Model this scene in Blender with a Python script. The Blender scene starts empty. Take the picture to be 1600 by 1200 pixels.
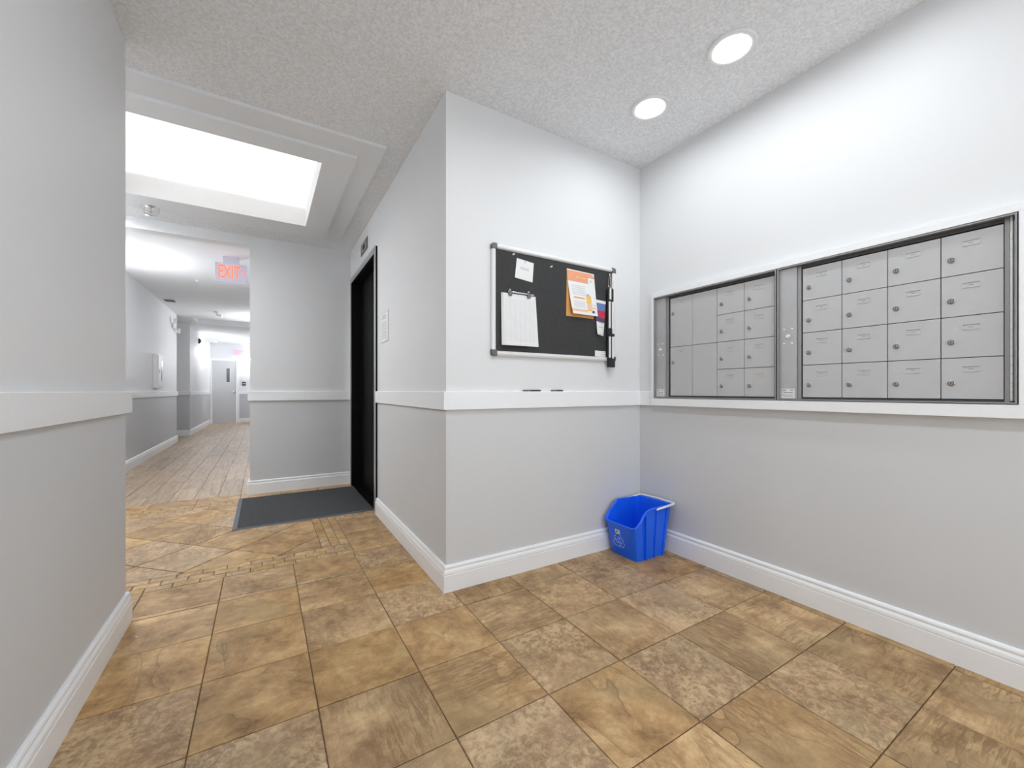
import bpy, bmesh, math, random
from mathutils import Vector, Matrix

# ------------------------------------------------------------------ camera, world, exposure
SC = bpy.context.scene
COL = SC.collection
YAW = math.radians(31.3)
EYE = 1.0
cam_d = bpy.data.cameras.new('camera')
cam = bpy.data.objects.new('camera', cam_d)
COL.objects.link(cam)
cam.location = (0, 0, EYE)
cam.rotation_euler = (math.pi / 2, 0, -YAW)
cam_d.sensor_width = 36.0
cam_d.lens = 640.0 / 1600.0 * 36.0
cam_d.shift_y = 11.0 / 1600.0
cam_d.clip_start = 0.02
SC.camera = cam

ROW_L = 31.0           # luminance of the round downlights along the mailbox wall
MID_FILL_L = 106.0          # of the unseen fill lamps added in the middle of the ceiling
LOBBY_FILL_L = 166.0        # of the fill lamps added out of sight along the lobby's left wall
WELL_L = 0.48           # luminance of the ceiling light well panel
SCONCE_L = 50.0        # luminance of the hall sconces
SKY_L = 2.6            # overcast daylight, let in by the glazing added behind the camera

world = bpy.data.worlds.new('world')
SC.world = world
world.use_nodes = True
world.node_tree.nodes['Background'].inputs[0].default_value = (0.89, 0.95, 1.0, 1)
world.node_tree.nodes['Background'].inputs[1].default_value = SKY_L

SC.view_settings.view_transform = 'Standard'
SC.view_settings.look = 'None'
SC.view_settings.gamma = 1.0
SC.view_settings.use_curve_mapping = False
SC.view_settings.exposure = 0.56
SC.cycles.max_bounces = 7
SC.cycles.diffuse_bounces = 5
SC.cycles.glossy_bounces = 2
SC.cycles.transmission_bounces = 2
SC.cycles.transparent_max_bounces = 4
SC.cycles.caustics_reflective = False
SC.cycles.caustics_refractive = False
SC.cycles.adaptive_threshold = 0.04

R = random.Random(7)

# ------------------------------------------------------------------ materials
def nodes_of(name):
    m = bpy.data.materials.new(name)
    m.use_nodes = True
    nt = m.node_tree
    return m, nt, nt.nodes['Principled BSDF']

def N(nt, kind, **kw):
    n = nt.nodes.new(kind)
    for k, v in kw.items():
        setattr(n, k, v)
    return n

def math_node(nt, op, a, b=None, clamp=False):
    n = nt.nodes.new('ShaderNodeMath'); n.operation = op; n.use_clamp = clamp
    for i, x in enumerate((a, b)):
        if x is None: continue
        if hasattr(x, 'is_linked'): nt.links.new(x, n.inputs[i])
        else: n.inputs[i].default_value = x
    return n.outputs[0]

def noise(nt, vec, scale, detail=4, rough=0.6, dist=0.0):
    n = nt.nodes.new('ShaderNodeTexNoise')
    n.inputs['Scale'].default_value = scale
    n.inputs['Detail'].default_value = detail
    n.inputs['Roughness'].default_value = rough
    n.inputs['Distortion'].default_value = dist
    if vec is not None: nt.links.new(vec, n.inputs['Vector'])
    return n.outputs[0]

def ramp(nt, fac, stops):
    n = nt.nodes.new('ShaderNodeValToRGB')
    e = n.color_ramp.elements
    while len(e) < len(stops): e.new(0.5)
    for i, (p, c) in enumerate(stops):
        e[i].position = p; e[i].color = (*c, 1) if len(c) == 3 else c
    nt.links.new(fac, n.inputs[0])
    return n.outputs[0]

def mix(nt, fac, a, b, mode='MIX'):
    n = nt.nodes.new('ShaderNodeMix'); n.data_type = 'RGBA'; n.blend_type = mode
    for sock, x in ((n.inputs[0], fac), (n.inputs[6], a), (n.inputs[7], b)):
        if hasattr(x, 'is_linked'): nt.links.new(x, sock)
        elif isinstance(x, tuple): sock.default_value = (*x, 1)
        else: sock.default_value = x
    return n.outputs[2]

def bump(nt, bsdf, height, strength, distance=0.002):
    b = nt.nodes.new('ShaderNodeBump')
    b.inputs['Strength'].default_value = strength
    b.inputs['Distance'].default_value = distance
    nt.links.new(height, b.inputs['Height'])
    nt.links.new(b.outputs[0], bsdf.inputs['Normal'])

def plain(name, col, rough=0.5, metal=0.0, grain=0.0, gscale=60, bstr=0.0, spec=0.5):
    m, nt, b = nodes_of(name)
    b.inputs['Roughness'].default_value = rough
    b.inputs['Metallic'].default_value = metal
    b.inputs['Specular IOR Level'].default_value = spec
    tc = N(nt, 'ShaderNodeTexCoord')
    f = noise(nt, tc.outputs['Object'], gscale, 3)
    lo = tuple(max(0, c * (1 - grain)) for c in col); hi = tuple(min(1, c * (1 + grain)) for c in col)
    c = ramp(nt, f, [(0.3, lo), (0.7, hi)])
    nt.links.new(c, b.inputs['Base Color'])
    if bstr: bump(nt, b, f, bstr, 0.001)
    return m

def emitter(name, col, strength):
    m, nt, b = nodes_of(name)
    b.inputs['Base Color'].default_value = (*col, 1)
    b.inputs['Emission Color'].default_value = (*col, 1)
    b.inputs['Emission Strength'].default_value = strength
    return m

def two_tone(name, up, low, split):
    """paint: light above the rail, deeper grey below it"""
    m, nt, b = nodes_of(name)
    g = N(nt, 'ShaderNodeNewGeometry')
    sep = N(nt, 'ShaderNodeSeparateXYZ'); nt.links.new(g.outputs['Position'], sep.inputs[0])
    above = math_node(nt, 'GREATER_THAN', sep.outputs[2], split)
    c = mix(nt, above, low, up)
    f = noise(nt, g.outputs['Position'], 1.3, 1)
    c2 = mix(nt, math_node(nt, 'MULTIPLY', f, 0.06), c, (0.35, 0.35, 0.35))
    nt.links.new(c2, b.inputs['Base Color'])
    b.inputs['Roughness'].default_value = 0.55
    b.inputs['Specular IOR Level'].default_value = 0.3
    return m

M = {}
M['wall'] = two_tone('two_tone_wall_paint', (0.765, 0.772, 0.782), (0.648, 0.655, 0.664), 0.95)
M['hall_wall'] = two_tone('two_tone_hall_paint', (0.79, 0.795, 0.81), (0.585, 0.595, 0.615), 0.95)
M['trim'] = plain('white_trim_paint', (0.86, 0.87, 0.885), 0.35, grain=0.01)
M['smooth_ceiling'] = plain('smooth_ceiling_paint', (0.80, 0.82, 0.84), 0.8, grain=0.01)
M['well'] = plain('light_well_paint', (0.85, 0.85, 0.85), 0.7, grain=0.01)

def stipple():
    m, nt, b = nodes_of('stippled_ceiling')
    g = N(nt, 'ShaderNodeNewGeometry')
    f = noise(nt, g.outputs['Position'], 95, 3, 0.7, 0.0)
    c = ramp(nt, f, [(0.35, (0.74, 0.755, 0.775)), (0.62, (0.925, 0.945, 0.965))])  # light and shade of the stipple bumps put into the colour
    nt.links.new(c, b.inputs['Base Color'])
    b.inputs['Roughness'].default_value = 0.9
    bump(nt, b, ramp(nt, f, [(0.38, (0, 0, 0)), (0.62, (1, 1, 1))]), 0.42, 0.005)
    return m
M['stipple'] = stipple()

def slate(name, dark, mid, light, grey, scale=1.0, veins=True):
    m, nt, b = nodes_of(name)
    tc = N(nt, 'ShaderNodeTexCoord'); oi = N(nt, 'ShaderNodeObjectInfo')
    comb = N(nt, 'ShaderNodeCombineXYZ')
    nt.links.new(math_node(nt, 'MULTIPLY', oi.outputs['Random'], 37.0), comb.inputs[0])
    nt.links.new(math_node(nt, 'MULTIPLY', oi.outputs['Random'], 91.0), comb.inputs[1])
    nt.links.new(math_node(nt, 'MULTIPLY', oi.outputs['Random'], 53.0), comb.inputs[2])
    add = N(nt, 'ShaderNodeVectorMath'); add.operation = 'ADD'
    nt.links.new(tc.outputs['Object'], add.inputs[0]); nt.links.new(comb.outputs[0], add.inputs[1])
    vec = add.outputs[0]
    wn = N(nt, 'ShaderNodeTexWhiteNoise'); wn.noise_dimensions = '1D'
    nt.links.new(oi.outputs['Random'], wn.inputs['W'])
    kind = wn.outputs[0]                       # what sort of cleft this tile shows
    mp = N(nt, 'ShaderNodeMapping'); mp.inputs['Scale'].default_value = (5.5, 40, 5); mp.inputs['Rotation'].default_value = (0, 0, 0.3)
    nt.links.new(vec, mp.inputs[0])
    n1 = noise(nt, vec, 6 * scale, 7, 0.76, 0.2)
    base = ramp(nt, n1, [(0.33, dark), (0.50, mid), (0.68, light)])
    n2 = noise(nt, vec, 3.0 * scale, 4, 0.5, 0.3)
    base = mix(nt, math_node(nt, 'MULTIPLY', ramp(nt, n2, [(0.48, (0, 0, 0)), (0.64, (1, 1, 1))]), 0.5), base, grey)
    patch = ramp(nt, noise(nt, vec, 4.0 * scale, 3), [(0.36, (0, 0, 0)), (0.60, (1, 1, 1))])
    # parallel cleft streaks
    n3 = noise(nt, mp.outputs[0], 2.0 * scale, 4, 0.7, 0.6)
    w_st = math_node(nt, 'MULTIPLY', ramp(nt, kind, [(0.30, (0.12, 0.12, 0.12)), (0.36, (1, 1, 1)), (0.66, (1, 1, 1)), (0.72, (0.12, 0.12, 0.12))]), patch)
    streak = math_node(nt, 'MULTIPLY', ramp(nt, n3, [(0.45, (1, 1, 1)), (0.51, (0, 0, 0))]), w_st)
    base = mix(nt, math_node(nt, 'MULTIPLY', streak, 0.66), base, dark)
    # broken, pitted surface
    n5 = noise(nt, vec, 48 * scale, 4, 0.75, 0.6)
    w_sp = math_node(nt, 'MULTIPLY', ramp(nt, kind, [(0.28, (1, 1, 1)), (0.36, (0.10, 0.10, 0.10))]), math_node(nt, 'ADD', math_node(nt, 'MULTIPLY', patch, 0.75), 0.25))
    pit = math_node(nt, 'MULTIPLY', ramp(nt, n5, [(0.44, (1, 1, 1)), (0.49, (0, 0, 0))]), w_sp)
    hi = math_node(nt, 'MULTIPLY', ramp(nt, n5, [(0.52, (0, 0, 0)), (0.62, (1, 1, 1))]), w_sp)
    base = mix(nt, math_node(nt, 'MULTIPLY', pit, 0.60), base, dark)
    base = mix(nt, math_node(nt, 'MULTIPLY', hi, 0.45), base, light)
    if veins:
        mp2 = N(nt, 'ShaderNodeMapping'); mp2.inputs['Scale'].default_value = (1.0, 2.4, 1.0); mp2.inputs['Rotation'].default_value = (0, 0, 0.5)
        nt.links.new(vec, mp2.inputs[0])
        n4 = noise(nt, mp2.outputs[0], 2.3 * scale, 3, 0.40, 0.35)
        d = math_node(nt, 'SUBTRACT', n4, 0.5)
        v = ramp(nt, d, [(0.0, (0, 0, 0)), (0.0005, (1, 1, 1)), (0.008, (0.35, 0.35, 0.35)), (0.045, (0, 0, 0))])
        gate = math_node(nt, 'MULTIPLY', ramp(nt, noise(nt, vec, 3.4 * scale, 2), [(0.42, (0, 0, 0)), (0.50, (1, 1, 1))]), ramp(nt, kind, [(0.45, (0.4, 0.4, 0.4)), (0.58, (1, 1, 1))]))
        vv = math_node(nt, 'MULTIPLY', v, gate)
        base = mix(nt, math_node(nt, 'MULTIPLY', vv, 0.80), base, tuple(x * 0.6 for x in dark))
    # each tile a little lighter, darker, redder than its neighbours
    hs = N(nt, 'ShaderNodeHueSaturation')
    nt.links.new(math_node(nt, 'ADD', math_node(nt, 'MULTIPLY', oi.outputs['Random'], 0.20), 0.90), hs.inputs['Value'])
    nt.links.new(math_node(nt, 'ADD', math_node(nt, 'MULTIPLY', wn.outputs[0], 0.20), 0.88), hs.inputs['Saturation'])
    nt.links.new(base, hs.inputs['Color'])
    nt.links.new(hs.outputs[0], b.inputs['Base Color'])
    b.inputs['Roughness'].default_value = 0.5
    b.inputs['Specular IOR Level'].default_value = 0.35
    bump(nt, b, noise(nt, vec, 34 * scale, 3, 0.7, 0.0), 0.35, 0.003)
    return m
M['tile'] = slate('slate_look_tile', (0.215, 0.122, 0.050), (0.44, 0.272, 0.128), (0.68, 0.465, 0.24), (0.345, 0.25, 0.13))
M['mosaic'] = slate('mosaic_slate_tile', (0.26, 0.155, 0.066), (0.45, 0.29, 0.135), (0.66, 0.46, 0.24), (0.37, 0.255, 0.14), 1.8, False)
M['grout'] = plain('brown_grout', (0.17, 0.105, 0.052), 0.9, grain=0.2, gscale=120)

def laminate():
    m, nt, b = nodes_of('oak_laminate')
    tc = N(nt, 'ShaderNodeTexCoord'); oi = N(nt, 'ShaderNodeObjectInfo')
    comb = N(nt, 'ShaderNodeCombineXYZ')
    for i in range(3): nt.links.new(math_node(nt, 'MULTIPLY', oi.outputs['Random'], 31.0 + 20 * i), comb.inputs[i])
    add = N(nt, 'ShaderNodeVectorMath'); add.operation = 'ADD'
    nt.links.new(tc.outputs['Object'], add.inputs[0]); nt.links.new(comb.outputs[0], add.inputs[1])
    mp = N(nt, 'ShaderNodeMapping'); mp.inputs['Scale'].default_value = (14, 1.2, 1)
    nt.links.new(add.outputs[0], mp.inputs[0])
    f = noise(nt, mp.outputs[0], 2.2, 6, 0.65, 0.7)
    c = ramp(nt, f, [(0.3, (0.26, 0.175, 0.105)), (0.5, (0.41, 0.295, 0.19)), (0.7, (0.53, 0.40, 0.275))])
    hs = N(nt, 'ShaderNodeHueSaturation')
    nt.links.new(math_node(nt, 'ADD', math_node(nt, 'MULTIPLY', oi.outputs['Random'], 0.25), 0.87), hs.inputs['Value'])
    hs.inputs['Saturation'].default_value = 0.9
    nt.links.new(c, hs.inputs['Color']); nt.links.new(hs.outputs[0], b.inputs['Base Color'])
    b.inputs['Roughness'].default_value = 0.48
    bump(nt, b, f, 0.12, 0.001)
    return m
M['plank'] = laminate()

def carpet():
    m, nt, b = nodes_of('charcoal_mat_carpet')
    tc = N(nt, 'ShaderNodeTexCoord')
    f = noise(nt, tc.outputs['Object'], 170, 3, 0.8)
    c = ramp(nt, f, [(0.35, (0.035, 0.035, 0.037)), (0.7, (0.14, 0.14, 0.145))])
    nt.links.new(c, b.inputs['Base Color']); b.inputs['Roughness'].default_value = 0.95
    b.inputs['Specular IOR Level'].default_value = 0.1
    bump(nt, b, f, 0.8, 0.004)
    return m
M['carpet'] = carpet()
M['rubber'] = plain('mat_rubber_edge', (0.10, 0.115, 0.14), 0.6, grain=0.1)

M['steel'] = plain('grey_powder_coat_steel', (0.50, 0.50, 0.505), 0.42, grain=0.015, gscale=20)
M['post'] = plain('brushed_aluminium_post', (0.47, 0.47, 0.475), 0.42, 0.3, grain=0.04, gscale=14)
M['dark_steel'] = plain('dark_steel_frame', (0.17, 0.17, 0.172), 0.4, 0.5, grain=0.05)
M['rail_dark'] = plain('dark_inner_rail', (0.09, 0.09, 0.091), 0.5, 0.3, grain=0.05)
M['gap'] = plain('dark_gap', (0.035, 0.035, 0.036), 0.7, grain=0.1)
M['chrome'] = plain('chrome', (0.72, 0.72, 0.72), 0.22, 1.0, grain=0.02)
M['lock_metal'] = plain('satin_nickel', (0.42, 0.42, 0.42), 0.32, 0.6, grain=0.03)
M['frame_steel'] = plain('mailbox_edge_steel', (0.33, 0.33, 0.332), 0.40, 0.35, grain=0.04)
M['keyhole'] = plain('keyhole_black', (0.012, 0.012, 0.012), 0.6, grain=0.1)
M['dark_lip'] = plain('slot_grey', (0.27, 0.27, 0.27), 0.5, grain=0.03)
M['light_lip'] = plain('slot_light_grey', (0.60, 0.60, 0.605), 0.4, grain=0.02)
M['slot_card'] = plain('name_slot_insert', (0.50, 0.50, 0.505), 0.5, grain=0.02)
M['lift_black'] = plain('black_lift_enamel', (0.0035, 0.0035, 0.0035), 0.5, grain=0.2, gscale=5, spec=0.07)
M['lift_frame'] = plain('lift_frame_steel', (0.42, 0.42, 0.42), 0.35, 0.6, grain=0.05)
M['lift_edge'] = plain('lift_frame_black_side', (0.006, 0.006, 0.006), 0.6, grain=0.1, spec=0.1)
M['felt'] = plain('charcoal_felt', (0.056, 0.056, 0.057), 0.95, grain=0.35, gscale=420, bstr=0.4, spec=0.1)
M['alu'] = plain('white_aluminium_frame', (0.80, 0.80, 0.80), 0.3, 0.15, grain=0.01)
M['cap'] = plain('grey_plastic_cap', (0.13, 0.13, 0.132), 0.5, grain=0.06)
M['paper'] = plain('white_paper', (0.80, 0.80, 0.79), 0.8, grain=0.015)
M['ink'] = plain('black_ink', (0.05, 0.05, 0.055), 0.7, grain=0.1)
M['grey_ink'] = plain('grey_ink', (0.42, 0.42, 0.43), 0.7, grain=0.05)
M['pale_ink'] = plain('pale_grey_print', (0.60, 0.62, 0.64), 0.8, grain=0.03)
M['orange'] = plain('orange_print', (0.80, 0.36, 0.20), 0.7, grain=0.05)
M['pale_orange'] = plain('pale_orange_print', (0.82, 0.52, 0.38), 0.7, grain=0.05)
M['yellow'] = plain('yellow_print', (0.80, 0.52, 0.12), 0.7, grain=0.05)
M['amber'] = plain('amber_paper', (0.72, 0.36, 0.10), 0.7, grain=0.05)
M['navy'] = plain('navy_print', (0.06, 0.10, 0.25), 0.7, grain=0.05)
M['blue_print'] = plain('blue_print', (0.13, 0.20, 0.45), 0.7, grain=0.2, gscale=90)
M['red_print'] = plain('red_print', (0.60, 0.03, 0.07), 0.7, grain=0.1)
M['plum'] = plain('plum_print', (0.11, 0.06, 0.13), 0.7, grain=0.2, gscale=90)
M['lilac'] = plain('lilac_print', (0.45, 0.38, 0.62), 0.7, grain=0.05)
M['black'] = plain('black_plastic', (0.02, 0.02, 0.021), 0.45, grain=0.1)
M['white_plastic'] = plain('white_plastic', (0.80, 0.80, 0.80), 0.4, grain=0.01)
M['blue'] = plain('blue_bin_plastic', (0.008, 0.135, 0.92), 0.38, grain=0.03)
M['mark'] = plain('pale_blue_moulded_print', (0.55, 0.66, 0.90), 0.5, grain=0.02)
M['sign_body'] = emitter('exit_sign_housing', (0.60, 0.60, 0.72), 0.12)
M['exit_red'] = emitter('exit_letters', (1.0, 0.15, 0.08), 0.95)
M['exit_pink'] = emitter('exit_letters_pink', (1.0, 0.20, 0.26), 1.0)
M['hall_door'] = plain('grey_door_paint', (0.60, 0.605, 0.62), 0.45, grain=0.01)
M['glass'] = plain('dark_door_glass', (0.09, 0.105, 0.11), 0.15, grain=0.05)
for k_, l_ in (('row_lamp', ROW_L), ('mid_fill_lamp', MID_FILL_L), ('lobby_fill_lamp', LOBBY_FILL_L)): M[k_] = emitter(k_ + '_lens', (0.92, 0.965, 1.0), l_)
M['well_panel'] = emitter('light_well_diffuser', (1.0, 1.0, 1.0), WELL_L)
M['sconce'] = emitter('sconce_glass', (0.96, 0.98, 1.0), SCONCE_L)
M['brown_label'] = plain('brown_label', (0.42, 0.24, 0.10), 0.6, grain=0.1)

def ruled():
    m, nt, b = nodes_of('ruled_sheet')
    tc = N(nt, 'ShaderNodeTexCoord')
    sep = N(nt, 'ShaderNodeSeparateXYZ'); nt.links.new(tc.outputs['Object'], sep.inputs[0])
    def lines(sock, pitch, width):
        f = math_node(nt, 'FRACT', math_node(nt, 'DIVIDE', sock, pitch))
        return math_node(nt, 'LESS_THAN', f, width)
    a = lines(sep.outputs[2], 0.0092, 0.16)
    c = lines(sep.outputs[0], 0.031, 0.045)
    f = math_node(nt, 'MAXIMUM', a, c)
    # leave a plain margin all round the table
    inx = math_node(nt, 'LESS_THAN', math_node(nt, 'ABSOLUTE', sep.outputs[0]), 0.094)
    inz = math_node(nt, 'LESS_THAN', math_node(nt, 'ABSOLUTE', sep.outputs[2]), 0.118)
    f = math_node(nt, 'MULTIPLY', f, math_node(nt, 'MULTIPLY', inx, inz))
    col = mix(nt, f, (0.78, 0.78, 0.78), (0.60, 0.60, 0.61))
    nt.links.new(col, b.inputs['Base Color']); b.inputs['Roughness'].default_value = 0.8
    return m
M['ruled'] = ruled()

def clear_glass():
    m, nt, b = nodes_of('clear_glass')
    tr = N(nt, 'ShaderNodeBsdfTransparent'); gl = N(nt, 'ShaderNodeBsdfGlossy'); gl.inputs['Roughness'].default_value = 0.02
    mx = N(nt, 'ShaderNodeMixShader'); mx.inputs[0].default_value = 0.07
    nt.links.new(tr.outputs[0], mx.inputs[1]); nt.links.new(gl.outputs[0], mx.inputs[2])
    nt.links.new(mx.outputs[0], nt.nodes['Material Output'].inputs['Surface'])
    return m
M['clear_glass'] = clear_glass()

# ------------------------------------------------------------------ mesh helpers (world: x = v, y = u, z up from floor)
class MB:
    def __init__(s): s.v = []; s.f = []; s.m = []
    def add(s, verts, faces, mi=0):
        o = len(s.v); s.v += [tuple(x) for x in verts]
        s.f += [tuple(o + i for i in f) for f in faces]; s.m += [mi] * len(faces)
        return s
    def box(s, x0, x1, y0, y1, z0, z1, mi=0):
        x0, x1 = sorted((x0, x1)); y0, y1 = sorted((y0, y1)); z0, z1 = sorted((z0, z1))
        v = [(x0, y0, z0), (x1, y0, z0), (x1, y1, z0), (x0, y1, z0), (x0, y0, z1), (x1, y0, z1), (x1, y1, z1), (x0, y1, z1)]
        return s.add(v, [(0, 3, 2, 1), (4, 5, 6, 7), (0, 1, 5, 4), (1, 2, 6, 5), (2, 3, 7, 6), (3, 0, 4, 7)], mi)
    def bbox(s, x0, x1, y0, y1, z0, z1, r, mi=0):
        """box with chamfered edges (bmesh bevel)"""
        bm = bmesh.new()
        bmesh.ops.create_cube(bm, size=1.0)
        for v in bm.verts:
            v.co = Vector(((x0 + x1) / 2 + v.co.x * abs(x1 - x0), (y0 + y1) / 2 + v.co.y * abs(y1 - y0), (z0 + z1) / 2 + v.co.z * abs(z1 - z0)))
        bmesh.ops.bevel(bm, geom=bm.edges[:], offset=r, segments=2, affect='EDGES', profile=0.6)
        bm.verts.index_update()
        s.add([v.co[:] for v in bm.verts], [[v.index for v in f.verts] for f in bm.faces], mi)
        bm.free(); return s
    def tube(s, pts, r, n=10, mi=0, caps=True):
        pts = [Vector(p) for p in pts]; rings = []
        rad = r if isinstance(r, (list, tuple)) else [r] * len(pts)
        up = None
        for i, p in enumerate(pts):
            d = (pts[min(i + 1, len(pts) - 1)] - pts[max(i - 1, 0)]).normalized()
            a = Vector((0, 0, 1)) if abs(d.z) < 0.9 else Vector((1, 0, 0))
            if up is not None: a = up
            e1 = (a - d * a.dot(d)).normalized(); e2 = d.cross(e1); up = e1
            rings.append([p + (e1 * math.cos(2 * math.pi * k / n) + e2 * math.sin(2 * math.pi * k / n)) * rad[i] for k in range(n)])
        vs = [q for rg in rings for q in rg]; fs = []
        for i in range(len(pts) - 1):
            for k in range(n):
                fs.append((i * n + k, i * n + (k + 1) % n, (i + 1) * n + (k + 1) % n, (i + 1) * n + k))
        if caps:
            fs.append(tuple(range(n - 1, -1, -1))); fs.append(tuple((len(pts) - 1) * n + k for k in range(n)))
        return s.add(vs, fs, mi)
    def lathe(s, prof, origin=(0, 0, 0), axis='z', n=32, mi=0, mis=None):
        """prof: [(radius, height)]; axis x, y or z"""
        o = Vector(origin); vs = []; fs = []
        def place(rr, hh, t):
            a, b = rr * math.cos(t), rr * math.sin(t)
            return o + Vector({'z': (a, b, hh), 'x': (hh, a, b), 'y': (b, hh, a)}[axis])
        for rr, hh in prof:
            for k in range(n): vs.append(place(rr, hh, 2 * math.pi * k / n))
        base = len(s.v); s.v += [tuple(x) for x in vs]
        for i in range(len(prof) - 1):
            for k in range(n):
                s.f.append((base + i * n + k, base + i * n + (k + 1) % n, base + (i + 1) * n + (k + 1) % n, base + (i + 1) * n + k))
                s.m.append(mis[i] if mis else mi)
        for i, rev in ((0, True), (len(prof) - 1, False)):
            if prof[i][0] > 1e-5:
                idx = [base + i * n + k for k in range(n)]
                s.f.append(tuple(idx[::-1] if rev else idx)); s.m.append(mis[min(i, len(mis) - 1)] if mis else mi)
        return s
    def prism(s, poly, z0, z1, mi=0):
        """poly: list of (x, y), extruded in z"""
        n = len(poly)
        v = [(x, y, z0) for x, y in poly] + [(x, y, z1) for x, y in poly]
        f = [tuple(range(n - 1, -1, -1)), tuple(range(n, 2 * n))] + [(i, (i + 1) % n, n + (i + 1) % n, n + i) for i in range(n)]
        return s.add(v, f, mi)
    def mesh(s, name, mats, smooth=False):
        me = bpy.data.meshes.new(name)
        me.from_pydata(s.v, [], s.f)
        for m in (mats if isinstance(mats, (list, tuple)) else [mats]): me.materials.append(M[m])
        for p, mi in zip(me.polygons, s.m): p.material_index = mi
        bm = bmesh.new(); bm.from_mesh(me)
        bmesh.ops.recalc_face_normals(bm, faces=bm.faces[:]); bm.to_mesh(me); bm.free()
        if smooth:
            for p in me.polygons: p.use_smooth = True
            me.set_sharp_from_angle(angle=math.radians(38))
        me.update()
        return me
    def build(s, name, mats, parent=None, smooth=False, loc=None):
        return link(name, s.mesh(name, mats, smooth), parent, loc)

def link(name, me, parent=None, loc=None):
    o = bpy.data.objects.new(name, me)
    COL.objects.link(o)
    if parent is not None:
        o.parent = parent
        if loc is None:      # geometry given in world coordinates
            o.matrix_parent_inverse = Matrix.Translation(-world_loc(parent))
        else:                # loc given in world coordinates
            o.location = Vector(loc) - world_loc(parent)
    elif loc is not None:
        o.location = loc
    return o

_WL = {}
def world_loc(o):
    """world translation of an unrotated object"""
    if o.name in _WL: return _WL[o.name]
    return o.location.copy() + (world_loc(o.parent) + o.matrix_parent_inverse.translation if o.parent else Vector((0, 0, 0)))

def tag(o, label, cat=None, group=None, kind=None):
    o['label'] = label
    if cat: o['category'] = cat
    if group: o['group'] = group
    if kind: o['kind'] = kind
    return o

def thing(name, label, cat, loc, group=None, kind=None):
    o = bpy.data.objects.new(name, None)
    COL.objects.link(o); o.location = loc; o.empty_display_size = 0.05
    return tag(o, label, cat, group, kind)

def struct(o, label=None):
    o['kind'] = 'structure'
    if label: o['label'] = label
    return o

def sweep(path, prof, name, mat, parent=None):
    """profile [(offset from wall, z)] swept along a plan polyline; the room lies to the left of the direction of travel"""
    P = [Vector((x, y)) for x, y in path]; n = len(P)
    dirs = [(P[i + 1] - P[i]).normalized() for i in range(n - 1)]
    nor = [Vector((-d.y, d.x)) for d in dirs]
    mit = []
    for i in range(n):
        if i == 0: mit.append(nor[0])
        elif i == n - 1: mit.append(nor[-1])
        else:
            b = (nor[i - 1] + nor[i]).normalized(); mit.append(b / b.dot(nor[i]))
    mb = MB(); k = len(prof); vs = []
    for p, m in zip(P, mit):
        for off, z in prof: vs.append((p.x + m.x * off, p.y + m.y * off, z))
    fs = []
    for i in range(n - 1):
        for j in range(k):
            fs.append((i * k + j, i * k + (j + 1) % k, (i + 1) * k + (j + 1) % k, (i + 1) * k + j))
    fs.append(tuple(range(k))); fs.append(tuple((n - 1) * k + j for j in range(k))[::-1])
    mb.add(vs, fs)
    return struct(mb.build(name, mat, parent))

# ------------------------------------------------------------------ key dimensions
VR, UN = 2.178, 1.918            # mailbox wall, noticeboard wall
O = (0.781, 1.918); Ec = (0.812, 4.70)   # outer corner and inner corner of the lift wall
UF, VW = 4.70, -0.108            # wall facing the camera and its free end
VL, UL = -0.506, 2.375           # near left wall and its free end
VH = -1.455                      # hall left wall
UH0, UH1, UD = 10.35, 11.6, 15.7 # end of first hall wall, side passage, door wall
VH2, VHR = -1.40, 0.12
CE = 2.50                        # ceiling
UB = -2.2                        # wall behind the camera
def lift_v(u): return O[0] + (Ec[0] - O[0]) * (u - O[1]) / (Ec[1] - O[1])

# ------------------------------------------------------------------ floor: grout bed and tiles
floor = struct(MB().box(VH - 0.1, VR + 0.1, UB - 0.1, 4.755, -0.09, -0.004).build('floor', 'grout'), 'tan slate-look tiled lobby floor')
hall_floor = struct(MB().box(VH2 - 1.3, VHR + 0.1, 4.757, UD + 0.15, -0.09, -0.004).build('floor_hall', 'gap'), 'brown wood-look plank floor of the hall')

def clip_poly(poly, x0, x1, y0, y1):
    def cut(pl, f, inter):
        out = []
        for i in range(len(pl)):
            a, b = pl[i], pl[(i + 1) % len(pl)]
            fa, fb = f(a), f(b)
            if fa >= 0: out.append(a)
            if (fa >= 0) != (fb >= 0):
                t = fa / (fa - fb); out.append((a[0] + (b[0] - a[0]) * t, a[1] + (b[1] - a[1]) * t))
        return out
    for f in (lambda p: p[0] - x0, lambda p: x1 - p[0], lambda p: p[1] - y0, lambda p: y1 - p[1]):
        if not poly: return []
        poly = cut(poly, f, None)
    return poly

def area(poly):
    return abs(sum(poly[i][0] * poly[(i + 1) % len(poly)][1] - poly[(i + 1) % len(poly)][0] * poly[i][1] for i in range(len(poly)))) / 2

def tile_mesh(poly, c, name, mat, bev=0.0022, h=0.012):
    """chamfered slab over a convex polygon, in coordinates local to c"""
    n = len(poly)
    cx = sum(p[0] for p in poly) / n; cy = sum(p[1] for p in poly) / n
    def ins(p, d):
        l = math.hypot(p[0] - cx, p[1] - cy) or 1
        return (p[0] - (p[0] - cx) / l * d * 1.4, p[1] - (p[1] - cy) / l * d * 1.4)
    top = [ins(p, bev) for p in poly]
    v = [(x - c[0], y - c[1], -h) for x, y in poly] + [(x - c[0], y - c[1], -bev * 0.7) for x, y in poly] + [(x - c[0], y - c[1], 0) for x, y in top]
    f = [tuple(2 * n + i for i in range(n))]
    for i in range(n):
        j = (i + 1) % n
        f += [(i, j, n + j, n + i), (n + i, n + j, 2 * n + j, 2 * n + i)]
    mb = MB(); mb.add(v, f)
    return mb.mesh(name, mat)

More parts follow.
